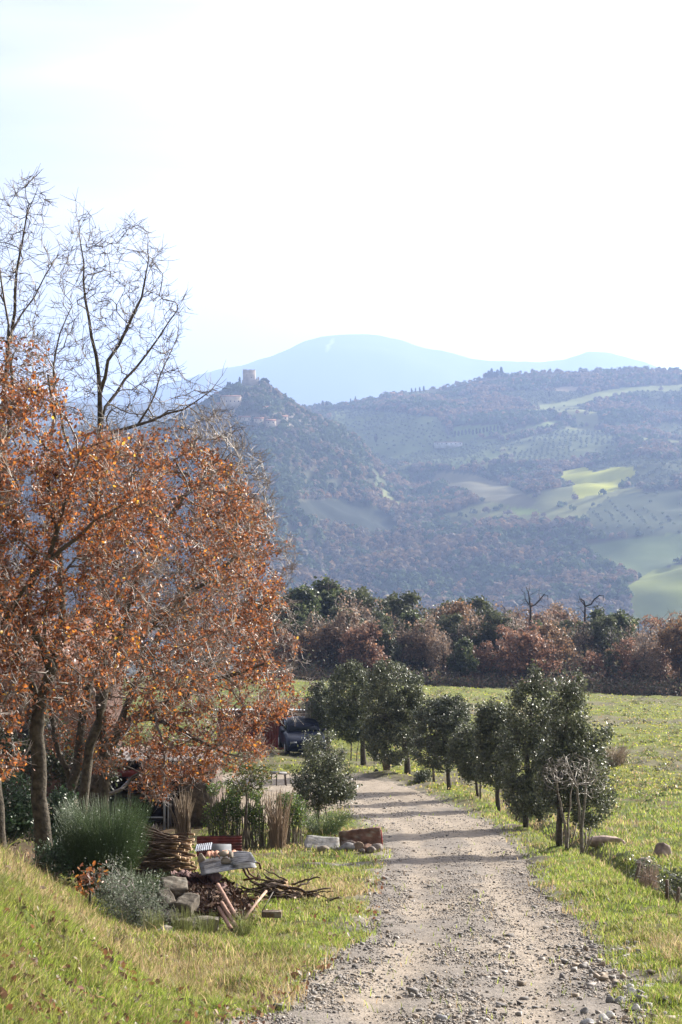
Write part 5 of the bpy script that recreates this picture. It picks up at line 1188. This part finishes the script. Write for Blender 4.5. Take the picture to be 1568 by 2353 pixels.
def rough_block(c, d, rot, lab, col=(.105, .088, .068), name='concrete_block', grp='weathered concrete blocks at the left of the junk heap', mat=None, cat='block'):
    m = MB(); k0 = int(abs(c[0]) * 37 + abs(c[2]) * 11)
    bm = bmesh.new(); bmesh.ops.create_cube(bm, size=1); bmesh.ops.subdivide_edges(bm, edges=bm.edges[:], cuts=9, use_grid_fill=True)
    V = np.array([v.co[:] for v in bm.verts]); Fq = np.array([[v.index for v in f.verts] for f in bm.faces]); bm.free()
    V = V * .93 + unit(V) * .62 * .07; V = V * np.array(d); s = 9.0
    V += (np.stack([fbm(V[:, 0] * s + k * 5 + k0, V[:, 1] * s + V[:, 2] * s * .9 + k, 5 + k, 4) for k in range(3)], 1) - .5) * .26 * min(d)
    n = fbm(V[:, 0] * 17 + k0, V[:, 1] * 15 + V[:, 2] * 16, 77, 3)[:, None]; C = np.array(col) * (.55 + .9 * n); lich = sm(n, .60, .72); C = C * (1 - lich) + np.array((.22, .20, .165)) * lich
    V = V @ rotm(*rot).T; m.add(V, Fq, C); o = m.build(name, mat or M_STONE); o.location = c; return tag(o, lab, cat, grp)
def rocks():
    def at(u, v, y, lift): p = P(u, v, y); return (float(p[0]), float(p[1]), float(G(p[0], p[1])) + lift)
    GRP = 'stones heaped on the left verge'
    # big slab, tilted
    rough_block(at(740, 1945, 40.6, .12), (.70, .46, .15), (.42, .05, -.08), 'pale grey stone slab lying at the left end of the heap', (.25, .245, .235), 'stone_slab', GRP, cat='stone')
    rough_block(at(829, 1930, 40.4, .20), (.84, .26, .40), (-.15, -.10, .08), 'large rust-brown stone block standing on edge at the back of the heap', (.17, .10, .075), 'stone_block', GRP)
    for i, (u, v, y, w_, h_, c, l) in enumerate(((743, 1948, 39.6, .24, .17, (.40, .34, .27), 'small tan stone leaning on the front of the pale slab'), (798, 1950, 39.8, .34, .20, (.34, .33, .33), 'squared grey block in front of the rust-brown stone'), (804, 1930, 40.0, .34, .26, (.27, .21, .17), 'brown stone wedged between slab and rust-brown block'), (823, 1938, 39.8, .26, .22, (.30, .22, .16), 'pointed brown stone right of the squared grey block'),
         (845, 1935, 39.8, .26, .20, (.32, .19, .13), 'reddish stone under the right half of the rust-brown block'), (868, 1938, 39.7, .26, .18, (.33, .28, .25), 'pale stone at the right end of the heap by the red rod'), (856, 1946, 39.5, .20, .14, (.30, .25, .22), 'lowest small stone at the right front of the heap'), (833, 1952, 39.4, .14, .10, (.28, .25, .22), 'fist-sized stone in the grass before the heap'))):
        rock('stone', l, at(u, v, y, h_ * .35), (w_, w_ * .8, h_), tuple(q * .62 for q in c), 20 + i, GRP, cuts=8)
    rock('boulder', 'long pinkish boulder lying in the grass beyond the ditch', at(1390, 1930, 43, .05), (.80, .34, .24), (.34, .26, .22), 41, None, 'boulder', cuts=7, rot=-.25, rough=.55)
    rock('boulder', 'grey-pink boulder standing above the ditch near the right edge', at(1521, 1986, 38.5, .06), (.32, .30, .46), (.30, .23, .20), 42, None, 'boulder', cuts=8, rough=.5)
    rock('boulder', 'half-buried low boulder left of the standing one above the ditch', at(1478, 1996, 37.5, .04), (.34, .26, .20), (.30, .24, .20), 43, None, 'boulder', cuts=8, rough=.5)
    rock('boulder', 'low pale stone half sunk in the bank below the concrete posts', at(376, 2145, 21.6, .02), (.26, .24, .16), (.28, .25, .20), 44, None, 'stone', cuts=5)
    # bigger loose stones along the lane
    ls = [(1448, 2253, 16.8, .085, .07, 'dark rounded stone beside the pale lump at the lane edge on the right'), (1452, 2263, 16.4, .10, .07, 'palest lump of stone at the right edge of the lane'), (1488, 2246, 17.0, .09, .05, 'flat pale stone on the grassy verge at lower right'), (1443, 2175, 20.5, .055, .05, 'single pale stone in the grass right of the lane'), (1480, 2222, 18.0, .06, .06, 'upright bluish stone at the foot of the little grass bank'),
          (1424, 2300, 15.9, .10, .07, 'wide grey stone in the cluster at the lower right corner of the lane'), (1403, 2303, 15.9, .07, .07, 'dark upright stone left of the wide grey one'), (1386, 2335, 15.0, .10, .06, 'round light cobble at the bottom of the right-hand cluster'), (1402, 2330, 15.1, .08, .07, 'dark cobble right of the round light one'), (1440, 2332, 15.0, .07, .06, 'tan cobble at the bottom near the right corner'), (1345, 2322, 15.3, .07, .06, 'dark pointed stone alone near the lower right of the lane'),
          (1352, 2348, 14.8, .12, .06, 'long grey stone cut by the bottom of the picture'), (1460, 2318, 15.5, .07, .06, 'pale stone in the grass right of the cobble cluster'), (1084, 2330, 15.1, .06, .05, 'dark stone in the middle strip near the bottom'), (1015, 2340, 14.9, .09, .05, 'broad grey stone in the middle strip at the bottom'), (1345, 2077, 24.6, .05, .035, 'dark flat stone on the edge of the right verge')]
    for i, (u, v, y, w_, h_, l) in enumerate(ls):
        rg = np.random.default_rng(i); c = (.30, .30, .31) if 'dark' not in l else (.17, .165, .165)
        if 'pal' in l or 'light' in l: c = (.48, .47, .45)
        if 'tan' in l: c = (.36, .29, .22)
        p = P(u, v, y); dz = float(G(p[0], p[1])); rock('stone', l, (float(p[0]), float(p[1]), dz + h_ * .28), (w_, w_ * .75, h_), c, 60 + i, 'loose stones along the lane', cuts=7, sub=2)
rocks()
# ------------------------------------------------------------------ the junk heap on the left verge
def junk():
    def put(mb, name, mat, lab, cat, grp=None, smooth=False):
        allv = np.concatenate(mb.V); c = (allv.min(0) + allv.max(0)) / 2; c[2] = allv[:, 2].min(); local(mb, c); o = mb.build(name, mat, None, smooth); o.location = c; return tag(o, lab, cat, grp)
    rg = np.random.default_rng(500)
    # stacked poles
    meshes = []
    for i in range(7):
        L = rg.uniform(.7, 1.1); k = 9; t = np.linspace(0, 1, k); q = np.stack([-L * t, rg.normal(0, .016, k).cumsum() * .8, rg.normal(0, .016, k).cumsum() * .8 + .04 * np.sin(t * 3)], 1); r0 = rg.uniform(.010, .022)
        m = MB(); m.tube(q, np.linspace(r0, r0 * .55, k), 7, (.085, .058, .042)); C = m.C[0]; C[:7] = (.34, .22, .13)
        m.add(np.concatenate([[q[0] + (.001, 0, 0)], q[0] + (.001, 0, 0) + np.stack([np.zeros(7), np.cos(np.arange(7) * .898) * r0 * .9, np.sin(np.arange(7) * .898) * r0 * .9], 1)]), np.array([(0, a + 1, (a + 1) % 7 + 1) for a in range(7)]), (.52, .38, .24)); 
        o = m.build('cut_pole', M_WOOD); COL.objects.unlink(o); meshes.append(o.data)
    yc = 27.0; s = yc / F; n = 0
    for row in range(14):
        z = -(2045 - row * 9.4 - V0) * s
        for k in range(8):
            if row > 11 and k > 5: continue
            me = meshes[int(rg.integers(0, 7))]; o = bpy.data.objects.new('cut_pole', me); COL.objects.link(o)
            u = rg.uniform(404, 458) - row * .5; y = yc - .42 + k * .11 + rg.normal(0, .02)
            o.location = ((u - U0) / F * y, y, z + rg.normal(0, .008)); o.rotation_euler = (rg.uniform(0, 6.28), rg.normal(.03, .09), -rg.normal(.25, .16))
            tag(o, 'thin cut branch stacked with its sawn end towards the lane', 'branch', 'stack of cut branches beside the broom')
    # brush pile of loose sticks
    for i in range(95):
        me = meshes[int(rg.integers(0, 7))]; o = bpy.data.objects.new('dry_stick', me); COL.objects.link(o)
        t = rg.random(); u = 548 + 95 * t + rg.normal(0, 10); y = 26.3 + rg.normal(0, .32); x = (u - U0) / F * y; hh = .02 + .30 * rg.random() * (1 - abs(t - .45) * 1.3)
        o.location = (x + .38, y, float(G(x, y)) + max(.015, hh)); a = rg.normal(.12, .4); o.rotation_euler = (rg.uniform(0, 6), rg.normal(0, .16), a + (math.pi if rg.random() < .2 else 0)); sc = rg.uniform(.6, 1.0); o.scale = (sc * .55, sc * 1.1, sc * 1.1)
        tag(o, 'dry stick in the loose brushwood pile on the grass', 'stick', 'loose brushwood pile right of the zinc sheet')
    # sheets
    put(corr_sheet(P(452, 1968, 29), P(556, 1966, 28.8), P(453, 1922, 29.25), 7, .010, 'v', col=(.15, .035, .03), col2=(.09, .04, .035), seed=3), 'rusty_sheet', M_RUST, 'dark red rusty corrugated sheet standing on edge behind the junk', 'metal sheet')
    put(corr_sheet(P(463, 2012, 24.3), P(590, 1994, 24.5), P(456, 1978, 25.5), 8, .011, 'v', col=(.20, .21, .225), col2=(.13, .13, .135), sag=.012, seed=5), 'zinc_sheet', M_ZINC, 'sagging pale zinc sheet laid over the top of the junk heap', 'metal sheet')
    put(corr_sheet(P(536, 1986, 24.5), P(590, 1982, 24.3), P(524, 1962, 25.3), 6, .013, 'v', col=(.28, .29, .31), col2=(.2, .2, .21), sag=.015, seed=6), 'zinc_sheet', M_ZINC, 'crumpled bright zinc piece at the right end of the pale sheet', 'metal sheet')
    put(corr_sheet(P(448, 1957, 27.6), P(486, 1952, 27.6), P(452, 1941, 28.2), 8, .006, 'u', col=(.32, .35, .39), col2=(.24, .25, .28), seed=7), 'zinc_sheet', M_ZINC, 'small bluish corrugated piece below the rusty sheet', 'metal sheet')
    m = MB(); c = P(510, 1957, 26.6); m.box(c, (.26, .3, .015), (.5, .05, .1), (.18, .19, .20), .004); put(m, 'metal_plate', M_METAL, 'flat grey plate between the bluish piece and the pale board', 'metal plate')
    m = MB(); c = P(541, 1967, 25.6); m.box(c, (.20, .22, .02), (.4, .1, .3), (.34, .33, .30), .004); put(m, 'board', M_WOOD, 'whitish broken board on top of the junk heap', 'board')
    # shards, bark and twigs that the heap is bedded in
    n = 5200; t = rg.random(n); uc = 385 + 195 * t; y = 25.4 - 2.6 * rg.random(n); x = (uc - U0) / F * y + rg.normal(0, .04, n)
    hh = np.interp(uc, [370, 400, 450, 520, 560, 590], [.0, .34, .46, .40, .12, .0]) * np.interp(y, [22.4, 23.2, 25.4], [.12, .6, 1.0]); z = G(x, y) + hh * rg.random(n) ** .35 + rg.normal(0, .008, n)
    V, Fq, C = leaves(np.stack([x, y, z], 1), .085, pal(n, rg, [(.12, .07, .05), (.075, .05, .04), (.20, .13, .085), (.26, .19, .13)], [4, 4, 2, 1]), rg, aspect=.34, fold=.3, up=.6)
    tag(mesh_np('rubble', V, [Fq], M_CLAY, C), 'brown bark, tile shards and twigs that fill the junk heap', None, None, 'stuff')
    # clay roof tiles: a half pipe
    def tile_mesh(L=.30, r=.075, col=(.42, .22, .15)):
        V = []; n = 8; 
        for rr in (r, r - .014):
            for yy in (0, L):
                t = np.linspace(0, math.pi, n + 1); k = rr * (1 - .12 * yy / L); V += [(math.cos(a) * k, yy, math.sin(a) * k) for a in t]
        f = []; k = n + 1
        for i in range(n): f += [(i, i + k, i + k + 1, i + 1), (2 * k + i, 2 * k + i + 1, 3 * k + i + 1, 3 * k + i), (i, i + 1, 2 * k + i + 1, 2 * k + i), (k + i, 3 * k + i, 3 * k + i + 1, k + i + 1)]
        f += [(0, 2 * k, 3 * k, k), (n, k + n, 3 * k + n, 2 * k + n)]
        m = MB(); m.add(V, np.array(f), col); return m
    tm = tile_mesh(); o = tm.build('clay_tile', M_CLAY); pale = o.data; bpy.data.objects.remove(o)
    for i in range(6):
        o = bpy.data.objects.new('clay_tile', pale); COL.objects.link(o); o.location = P(478 + i * 10.5, 1974 - i * .6, 25.2 + (i % 2) * .02); o.rotation_euler = (R(12), R(rg.normal(0, 5)), R(rg.normal(0, 5))); o.scale = (.5, .6, .55)
        tag(o, '%s from the left of the pinkish roof tiles in a row on the zinc sheet' % 'first second third fourth fifth sixth'.split()[i], 'roof tile', 'row of roof tiles on the zinc sheet')
    dk = tile_mesh(.34, .075, (.12, .062, .055)).build('clay_tile', M_CLAY); dark = dk.data; bpy.data.objects.remove(dk)
    # stack of dark tiles, nested on edge, three tiers stepping down to the right
    for tier, (u0, u1, v0, v1, y, n) in enumerate(((396, 488, 2022, 2026, 24.6, 34), (425, 500, 2050, 2052, 24.3, 30), (440, 512, 2078, 2080, 24.0, 30), (445, 522, 2100, 2104, 23.7, 32))):
        for i in range(n):
            t = i / (n - 1); p = P(u0 + (u1 - u0) * t, v0 + (v1 - v0) * t, y + rg.normal(0, .03)); p[2] = max(p[2], float(G(p[0], p[1])) + .0)
            o = bpy.data.objects.new('clay_tile', dark); COL.objects.link(o); o.location = p; o.rotation_euler = (R(rg.normal(0, 6)), R(62 + rg.normal(0, 13)), R(rg.normal(0, 10))); o.scale = (1, .8, .35)
            tag(o, 'dark purplish roof tile stacked on edge with many others', 'roof tile', 'stack of dark roof tiles')
    # broken stones on the sheet
    for i, (u, v, w_, h_, l) in enumerate(((463, 1972, .10, .12, 'pale upright stone at the left end of the tile row'), (520, 1978, .16, .08, 'flat tan stone lying before the tile row'), (512, 1962, .12, .09, 'broken pale stone behind the tile row'), (530, 1965, .09, .08, 'small white stone right of the tile row'))):
        p = P(u, v, 24.9); rock('stone', l, tuple(p), (w_, w_ * .8, h_), (.25, .215, .17), 300 + i, 'stones weighing down the zinc sheet', cuts=7, sub=2)
    # concrete posts (weathered blocks)
    block = rough_block
    block(P(401, 2043, 23.6), (.30, .34, .17), (.25, .05, .2), 'topmost concrete block, tilted, with a pale flat top')
    block(P(430, 2090, 22.9), (.20, .30, .27), (.25, .12, -.25), 'largest concrete block, standing below the tilted one')
    block(P(385, 2078, 23.1), (.15, .34, .22), (.35, -.1, .35), 'narrow concrete block at the far left with a crumbled white end')
    block(P(432, 2125, 22.6), (.20, .26, .14), (.0, .0, -.2), 'low block under the largest concrete one', (.20, .17, .14))
    block(P(392, 2115, 22.8), (.26, .3, .20), (.1, .0, .2), 'dark block buried at the bottom left of the pile', (.16, .135, .11))
    block(P(476, 2124, 22.2), (.25, .14, .15), (.0, .03, .05), 'short low concrete slab in the grass below the tiles', (.17, .15, .12))
    block(P(490, 2100, 22.9), (.30, .07, .07), (.0, .0, .03), 'brown timber beam resting across the foot of the tiles', (.16, .11, .08), 'timber_beam', None, M_WOOD, 'timber')
    block(P(624, 2100, 21.9), (.22, .09, .07), (.0, .0, -.02), 'short dark timber offcut alone in the grass', (.13, .095, .07), 'timber_offcut', None, M_WOOD, 'timber')
    block(P(510, 2055, 24.7), (.30, .09, .06), (0, 0, 0), 'brick-red kerb piece under the brushwood', (.2, .1, .075), 'kerb_piece', None, None, 'brick')
    # clay pipes
    for (a, b_, ya, yb, lab) in (((501, 2033), (545, 2110), 23.6, 22.0, 'right and longest of the three pink clay pipes'), ((510, 2075), (546, 2135), 23.1, 21.6, 'middle pink clay pipe of the three'), ((503, 2086), (533, 2137), 23.0, 21.6, 'left and lowest of the three pink clay pipes')):
        q0, q1 = P(*a, ya), P(*b_, yb); m = MB(); t = np.linspace(0, 1, 9)[:, None]; q = q0 * (1 - t) + q1 * t; m.tube(q, .024, 12, (.31, .19, .145), cap=False); 
        c = (q0 + q1) / 2; local(m, c); e = m.build('clay_pipe', M_CLAY, None, True); e.location = c; tag(e, lab, 'clay pipe', 'clay pipes leaning on the tiles')
        md = e.modifiers.new('wall', 'SOLIDIFY'); md.thickness = .008
    q0, q1 = P(612, 2048, 22.6), P(562, 2112, 21.6); m = MB(); m.tube([q0, (q0 + q1) / 2 + (0, 0, .01), q1], .016, 6, (.36, .24, .18)); put(m, 'wooden_pole', M_WOOD, 'pale pinkish pole slanting out of the grass right of the pipes', 'pole')
    q0, q1 = P(628, 2050, 22.3), P(604, 2092, 21.9); m = MB(); m.tube([q0, q1], .006, 5, (.08, .07, .06)); put(m, 'thin_rod', M_RUST, 'thin black rod leaning beside the pale pole', 'rod')
    # half a steel drum lying open and an iron tool frame
    b = P(530, 2030, 25.0); b[2] = float(G(b[0], b[1])) + .02; e = thing('steel_drum', tuple(b), 'dark half drum lying under the zinc sheet', 'drum'); e.rotation_euler = (0, 0, R(12))
    m = MB(); n = 14; r0 = .19; t = np.linspace(0, math.pi, n); V = []
    for yy in (-.2, .2):
        for rr in (r0, r0 - .008): V += [(math.cos(a) * rr, yy, math.sin(a) * rr) for a in t]
    f = []; 
    for i in range(n - 1): f += [(i, 2 * n + i, 2 * n + i + 1, i + 1), (n + i, n + i + 1, 3 * n + i + 1, 3 * n + i), (i, i + 1, n + i + 1, n + i), (2 * n + i, 3 * n + i, 3 * n + i + 1, 2 * n + i + 1)]
    m.add(V, np.array(f), (.06, .035, .03)); m.build('shell', M_RUST, e)
    m = MB(); m.add([(math.cos(a) * (r0 - .01), .17, math.sin(a) * (r0 - .01)) for a in t] + [(math.cos(a) * (r0 - .01), .16, math.sin(a) * (r0 - .01)) for a in t], [np.arange(n)[None], (np.arange(n) + n)[::-1][None]], (.09, .05, .04)); m.build('end_plate', M_RUST, e)
    b = P(580, gv(580, 25.3), 25.3); e = thing('iron_frame', tuple(b), 'rusty iron tool frame with a hooked arm right of the zinc sheet', 'tool'); b = np.array(b)
    for nm, pts, rr in (('strut', [(556, 1988), (566, 2010), (578, 2022)], .016), ('strut', [(563, 1986), (574, 2008), (590, 2018)], .014), ('arm', [(560, 1982), (585, 1980), (597, 1984), (600, 1997)], .016), ('foot', [(560, 2022), (600, 2016)], .016), ('hook', [(592, 2016), (594, 2004), (597, 2016)], .010)):
        m = MB(); m.tube([P(u, v, 25.3) - b for u, v in pts], rr, 6, (.14, .075, .05)); m.build(nm, M_RUST, e)
junk()

# ------------------------------------------------------------------ grass, gravel, litter
def ground_z(x, y): return G(x, y)
def grass():
    rg = np.random.default_rng(1000); N = 1150000
    y = 1 / rg.uniform(1 / 176.0, 1 / 8.0, N); u = rg.uniform(-420, 1900, N); x = (u - U0) / F * y
    e = (fbm(x * 1.3, y * 1.3, 61, 3) - .5) * .5
    gap_l = road_l(y) + (fbm(y * 1.1, y * 0, 61, 4) - .5) * .45; gap_r = road_r(y) + (fbm(y * 1.1, y * 0 + 9, 62, 4) - .5) * .45
    out_ = (x < gap_l + .05) | (x > gap_r - .05) | (y > 71.5)
    d = np.minimum(np.abs(x - gap_l), np.abs(x - gap_r)); prob = np.where(out_, sm(d + e, -.1, .45) * .9 + .1, .004)
    lit = sm(-2.2 - x, 0, 1.5) * sm(y, 26.5, 30) * sm(62 - y, 0, 8); prob *= 1 - .9 * lit
    prob = np.where(inpoly(x, y, YARD), .015, prob)
    n2 = fbm(x * 1.7, y * 1.7, 41, 4); n3 = fbm(x * .9, y * .35, 49, 3); 
    prob *= np.where(y > 62, 1 - .75 * sm(fbm(x * .10, y * .06, 47, 4) + (n3 - .5) * .5 + .14 * np.exp(-((x - 14) / 7) ** 2 - ((y - 88) / 22) ** 2), .55, .64), 1 - .7 * sm(n2 + .08 * (x < road_l(y) - 1.5), .56, .70))
    pt = np.exp(-((x + .25) / .8) ** 2 - ((y - 36.6) / .9) ** 2); prob *= 1 - .9 * (pt > .4)
    k = rg.random(N) < prob; x, y, n2, n3 = x[k], y[k], n2[k], n3[k]; n = len(x)
    dry = near_dry(x, y); clump = fbm(x * 3.3, y * 3.3, 91, 3)
    bank = sm(road_l(y) - .6 - x, 0, 1.2) * (y < 30); verge = sm(x - road_r(y), .5, 1.6) * (y < 60)
    h = .03 + .075 * clump * (.6 + .8 * rg.random(n)) + .02 * bank * clump + .06 * dry * rg.random(n) * (y < 60) + .08 * verge * rg.random(n) * clump
    h = np.where(y > 62, .05 + .07 * rg.random(n) * clump, h); h *= np.where(rg.random(n) < .015, 1.8, 1)
    wd = np.maximum(.0030, y * .00021) * rg.uniform(.7, 1.4, n) * np.where(y > 62, 1.7, 1)
    k = rg.random(n) < .45 + .55 * sm(clump, .35, .55); x, y, n2, n3, dry, clump, bank, verge, h, wd = [q[k] for q in (x, y, n2, n3, dry, clump, bank, verge, h, wd)]; n = len(x); z = ground_z(x, y) - .005
    isd = rg.random(n) < np.where(y > 62, dry * .35 + .14, dry * .5 + .17)
    g = np.where(rg.random((n, 1)) < .5, np.array([(.145, .185, .032)]), np.array([(.108, .145, .03)])); g = np.where(rg.random((n, 1)) < .28, np.array([(.21, .255, .04)]), g); hue = fbm(x * 1.1, y * 1.1, 95, 3)[:, None]; g = g * (1 - .35 * sm(hue, .4, .65)) + np.array((.17, .145, .06)) * .35 * sm(hue, .4, .65); g = g * np.where(y > 62, .95 + .25 * fbm(x * 1.5, y * .6, 96, 2), .75 + .5 * fbm(x * 4.5, y * 4.5, 96, 2))[:, None]; g = np.where((y > 62)[:, None], g * np.array((1.15, 1.0, 1.0)), g)
    c = np.where(isd[:, None], np.where(rg.random((n, 1)) < .6, np.array([(.32, .25, .135)]), np.array([(.22, .155, .085)])), g) * rg.uniform(.7, 1.25, (n, 1))
    a = rg.uniform(0, 6.28, n); sx, sy = np.cos(a) * wd, np.sin(a) * wd; lx, ly = rg.normal(0, .45, n) * h, rg.normal(0, .45, n) * h
    b = np.stack([x, y, z], 1); S = np.stack([sx, sy, 0 * sx], 1); mid = b + np.stack([lx * .35, ly * .35, h * .6], 1); tip = b + np.stack([lx, ly, h], 1)
    V = np.stack([b - S, b + S, mid + S * .8, tip, mid - S * .8], 1).reshape(-1, 3); i = np.arange(n)[:, None] * 5
    mesh = mesh_np('grass', V, [i + np.array([[0, 1, 2, 4]]), i + np.array([[4, 2, 3]])], M_GRASS, np.repeat(c, 5, axis=0)); tag(mesh, 'short green and straw-coloured grass on bank, verges and field', None, None, 'stuff')
    # broad leaved weeds and rosettes, deeper green
    m = 2600; y = 1 / rg.uniform(1 / 90.0, 1 / 8.0, m); u = rg.uniform(-300, 1750, m); x = (u - U0) / F * y
    ok = ((x < road_l(y) - .3) | (x > road_r(y) + .3)) & ~inpoly(x, y, YARD) & (rg.random(m) < .7); x, y = x[ok], y[ok]
    per = 9; X = np.repeat(x, per) + rg.normal(0, .05, len(x) * per) * (1 + np.repeat(y, per) * .012); Y = np.repeat(y, per) + rg.normal(0, .05, len(x) * per); Z = G(X, Y) + rg.uniform(.0, .06, len(X))
    V, Fq, C = leaves(np.stack([X, Y, Z], 1), .032, pal(len(X), rg, [(.09, .14, .03), (.14, .19, .035), (.24, .20, .11)], [4, 3, 1]), rg, aspect=.5, up=1.0); V[:, 2] += 0
    tag(mesh_np('weeds', V, [Fq], M_LEAF, C), 'small broad-leaved weeds scattered through the grass', None, None, 'stuff')
    # dry stalks
    m = 5200; y = 1 / rg.uniform(1 / 60.0, 1 / 12.5, m); u = rg.uniform(-300, 1750, m); x = (u - U0) / F * y; dr = near_dry(x, y); rght = (x > road_r(y) + 1.0) & (y < 40)
    ok = ((x < road_l(y) - .25) | (x > road_r(y) + .35)) & (rg.random(m) < np.where(rght, .8, dr * .85 + .06)) & ~inpoly(x, y, YARD) & (~((x < -2.5) & (y > 27))); x, y = x[ok], y[ok]; n = len(x); z = G(x, y); h = rg.uniform(.12, .38, n) * np.where(rght[ok], 1, .8)
    a = rg.uniform(0, 6.28, n); w_ = np.maximum(.0018, y * .0001); S = np.stack([np.cos(a) * w_, np.sin(a) * w_, 0 * w_], 1); b = np.stack([x, y, z], 1); L = np.stack([rg.normal(0, .18, n) * h, rg.normal(0, .18, n) * h, h], 1)
    V = np.stack([b - S, b + S, b + L + S * .6, b + L - S * .6], 1).reshape(-1, 3); tag(mesh_np('dry_stalks', V, [np.arange(n * 4).reshape(-1, 4)], M_TWIG, np.repeat(np.array([(.27, .20, .12)]) * rg.uniform(.6, 1.2, (n, 1)), 4, axis=0)), 'thin dry grass stalks standing above the turf', None, None, 'stuff')
    # fallen leaves
    m = 11000; y = 1 / rg.uniform(1 / 50.0, 1 / 8.0, m); u = rg.uniform(-400, 900, m); x = (u - U0) / F * y
    ok = (x < road_l(y) + .1) & (fbm(x * .8, y * .8, 93, 3) + .25 * ((x < -2.4) & (y > 26)) > .45); x, y = x[ok], y[ok]; n = len(x)
    V, Fq, C = leaves(np.stack([x, y, G(x, y) + rg.uniform(.01, .07, n)], 1), .05, pal(n, rg, [(.17, .075, .04), (.26, .16, .09), (.11, .06, .04), (.3, .23, .16)], [4, 3, 4, 1]), rg, aspect=.6, up=1.5)
    tag(mesh_np('fallen_leaves', V, [Fq], M_LEAF, C), 'fallen brown oak leaves scattered on the left bank', None, None, 'stuff')
grass()
def gravel():
    rg = np.random.default_rng(1100); N = 95000
    y = 1 / rg.uniform(1 / 62.0, 1 / 11.8, N); l = road_l(y); r = road_r(y); t = rg.uniform(-.18, 1.18, N); x = l + (r - l) * t; w = np.abs(x - (l + r) / 2) / ((r - l) / 2)
    nf = fbm(x * .9 + 4, y * .35, 64, 4); n2 = fbm(x * 3, y * 2, 65, 3)
    rut = np.exp(-((w - .48) / .20) ** 2); pr = (1 - .72 * rut) * sm(nf * .6 + n2 * .6, .35, .75) * np.where(w > 1, np.exp(-((w - 1) / .13) ** 2), 1) * np.where(y > 34, .6, 1)
    k = rg.random(N) < pr; x, y, w = x[k], y[k], w[k]; 
    # extra cobbles at the lower right edge of the lane
    m = 800; y2 = rg.uniform(13, 20.5, m); x2 = road_r(y2) - .15 + rg.normal(0, .28, m) + .25 * (y2 < 17); x = np.r_[x, x2]; y = np.r_[y, y2]; w = np.r_[w, np.full(m, 1.0)]; n = len(x)
    s = .0038 + .0026 * rg.exponential(1.0, n); s = np.maximum(s, y * .00022 * rg.uniform(.7, 1.3, n)); s = np.where(rg.random(n) < .02, s * 2.6, s); s[-m:] = .007 + .007 * rg.exponential(1, m); s = s.clip(0, .042)
    q = np.array([(a, b, c) for a in (-1, 1) for b in (-1, 1) for c in (-1, 1)], float) * .8
    V = q[None] + rg.normal(0, .28, (n, 8, 3)); V *= (s[:, None] * rg.uniform(.7, 1.3, (n, 3)) * np.array((1, 1, .75)))[:, None]
    a = rg.uniform(0, 6.28, n); ca, sa = np.cos(a)[:, None], np.sin(a)[:, None]; X = V[..., 0] * ca - V[..., 1] * sa; Y = V[..., 0] * sa + V[..., 1] * ca
    z = G(x, y) + .004 + s * .28; V = np.stack([X + x[:, None], Y + y[:, None], V[..., 2] + z[:, None]], -1).reshape(-1, 3)
    f = np.array([(0, 1, 3, 2), (4, 6, 7, 5), (0, 4, 5, 1), (2, 3, 7, 6), (0, 2, 6, 4), (1, 5, 7, 3)]); F_ = (np.arange(n)[:, None, None] * 8 + f[None]).reshape(-1, 4)
    c = pal(n, rg, [(.20, .185, .17), (.29, .265, .24), (.135, .125, .12), (.27, .22, .17)], [5, 2, 2, 3], .18)
    tag(mesh_np('gravel', V, [F_], M_GRAVEL, np.repeat(c, 8, axis=0)), 'loose crushed grey gravel on the lane', None, None, 'stuff')
gravel()
